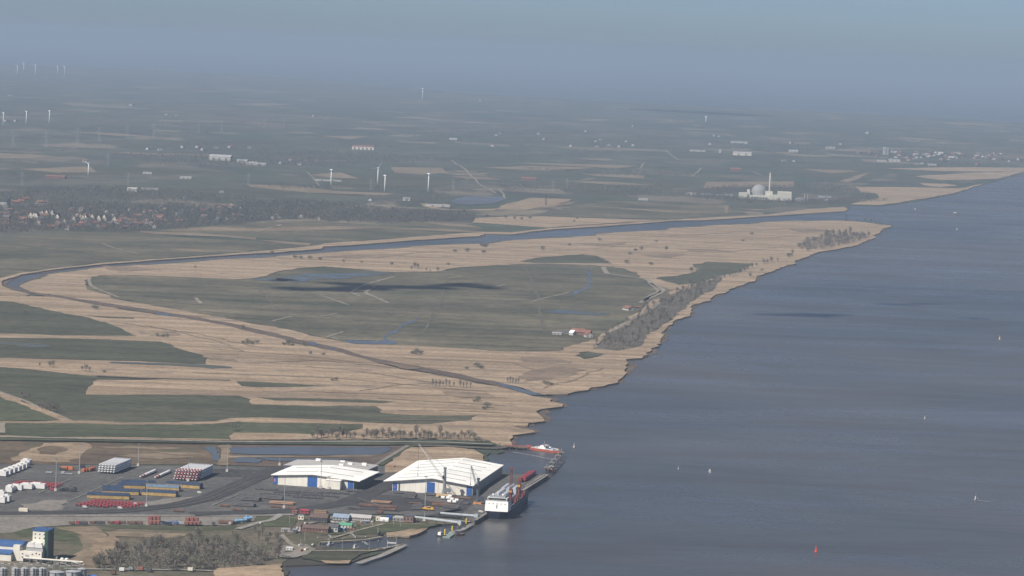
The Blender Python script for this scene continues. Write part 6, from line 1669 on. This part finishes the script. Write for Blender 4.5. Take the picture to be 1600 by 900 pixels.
pn = [(503, 837), (539, 837), (553, 834), (496, 846), (555, 846), (571, 845), (610, 844), (629, 844), (566, 853), (606, 845), (591, 851), (513, 849)]
for i, (x, y) in enumerate(pn):
    e = empty('marina_pile', at(x, y, .5), 0, 'grey mooring pile with pale top in the small marina', 'pile', 'marina piles')
    MB().tube((0, 0, -2), (0, 0, 3.4), .22, None, 7).build('pile', M_STEEL, e)
    MB().lathe([(.3, 3.42), (.3, 4.0), (.05, 4.3)], 7).build('cap', M_BOXW, e)
for i, (x, y, h) in enumerate([(476, 846, 11), (534.5, 861, 11), (576.5, 860, 11), (452, 818, 9), (466, 818, 7), (618.5, 861, 12), (547, 838, 8), (590, 833, 8), (626, 822, 7), (615, 821, 7), (582, 822, 6)]):
    e = empty('flag_pole', at(x, y, 1.9), 0, 'thin pale pole, number %s from the left shore clubs' % ('one', 'two', 'three', 'four', 'five', 'six', 'seven', 'eight', 'nine', 'ten', 'eleven')[i], 'pole', 'thin pale poles')
    e['label'] = 'thin pale pole ' + ('beside the club house lawn', 'on the middle of the marina dam', 'on the outer marina dam', 'on the lawn at the left', 'on the lawn by the pump house', 'at the gantry on the dam tip', 'on the upper marina bank', 'on the bank by the reed patch', 'by the brick block', 'by the taupe hall', 'before the long white shed')[i]
    MB().tube((0, 0, 0), (0, 0, h), .16, .09, 6).build('shaft', M_WHITE, e)
    MB().lathe([(.25, h), (.25, h + .3), (.05, h + .4)], 6).build('finial', M_WHITE, e)
e = empty('jetty_gantry', at(612, 856, 1.2), R(-10), 'pale footbridge gantry at the tip of the marina dam', 'gantry')
for q in (-4.2, 4.2):
    MB().tube((q, 0, 0), (q, 0, 7), .25, None, 6).build('post', M_WHITE, e)
b = MB(); lattice(b, (-4.2, 0, 4.6), (4.2, 0, 4.6), .9, .9, 6, .14); b.build('bridge', M_BOXW, e)
for i, (p, q) in enumerate((((514, 838), (519, 843)), ((569, 848.5), (574, 853)), ((549, 835), (555, 841)))):
    a, b = at(*p, 1), at(*q, 1)
    L = (b - a).length
    e = empty('gangway', a, math.atan2(b.y - a.y, b.x - a.x), ('left', 'right lower', 'upper middle')[i] + ' grey gangway leading down to the marina water', 'gangway', 'marina gangways')
    MB().box(0, L, -.7, .7, 1.0, 1.3).build('walkway', M_GALV, e)
    for w in (-.7, .7):
        MB().box(0, L, w - .05, w + .05, 2.0, 2.12).build('handrail', M_GALV, e)
for i, (x, y, m) in enumerate([(520, 816.5, M_WHITE), (527, 817, M_GALV), (537, 816.5, M_WHITE), (545, 817, M_DARK), (552, 816.5, M_WHITE), (566, 816.8, M_GALV), (574, 817, M_BLUE), (583, 816, M_WHITE), (478, 818.5, M_WHITE), (408, 818, M_WHITE), (489, 852, M_WHITE)]):
    e = empty('car', at(x, y, 2.3), R(-15 + i * 9), 'car', 'car', 'parked cars by the sheds')
    e['label'] = ('white car, first', 'grey car, second', 'white car, third', 'dark car, fourth', 'white car, fifth', 'grey car, sixth', 'blue car, seventh', 'white car, last')[i] + ' from left parked below the long sheds' if i < 8 else ('white car beside the workshop', 'white car on the lawn at the left', 'white car by the marina slip')[i - 8]
    MB().extrude([(-2.1, .3), (2.1, .3), (2.1, .9), (1.2, 1.0), (.7, 1.5), (-1.4, 1.5), (-2.0, 1.0)], 'y', -.9, .9).build('body', m, e)
    for q in (-1.3, 1.3):
        MB().tube((q, -.92, .32), (q, .92, .32), .32, None, 8).build('axle', M_DARK, e)

# ---- low fair-weather clouds overhead, out of the picture: they shade patches of pasture, river and plain
M_CLOUD = paint('cloud_white', (0.85, 0.85, 0.85), 1.0, 0.02)
def cloud(px, label, height=2600, squash=0.28):
    rn = random.Random(int(px[0][0]))
    v, f = [], []
    dirn = _sd * (height / _sd.z)
    for x, y, rx, ry in px:
        c = at(x, y, 1.0) + dirn
        n, base = 14, len(v)
        for j in range(7):
            t = -math.pi / 2 + math.pi * j / 6
            for i in range(n):
                a = 2 * math.pi * i / n
                w = 1 + .18 * math.sin(3 * a + rx) + rn.uniform(-.08, .08)
                v.append((c.x + rx * w * math.cos(t) * math.cos(a), c.y + ry * w * math.cos(t) * math.sin(a), c.z + ry * squash * math.sin(t)))
        for j in range(6):
            for i in range(n):
                f.append((base + j * n + i, base + j * n + (i + 1) % n, base + (j + 1) * n + (i + 1) % n, base + (j + 1) * n + i))
    tag(link('cloud', v, f, M_CLOUD, None, True), label, kind='stuff')
cloud([(470, 452, 44, 50), (520, 453, 60, 48), (570, 450, 60, 62), (540, 444, 50, 40), (620, 449, 60, 40), (670, 450, 60, 42), (720, 447, 66, 40), (760, 450, 36, 40), (730, 444, 40, 22), (440, 451, 24, 26)], 'low fair weather cloud shading the island pasture')
cloud([(1200, 491, 34, 24), (1250, 492, 60, 34), (1290, 491, 44, 30)], 'low fair weather cloud shading the middle of the river')
cloud([(1400, 475, 44, 22), (1450, 474, 40, 18), (1520, 497, 30, 18)], 'low fair weather cloud shading the river at the right')
cloud([(1020, 172, 300, 330), (1060, 174, 420, 330), (1110, 177, 420, 330), (1160, 180, 300, 260)], 'low fair weather cloud shading the far coast')
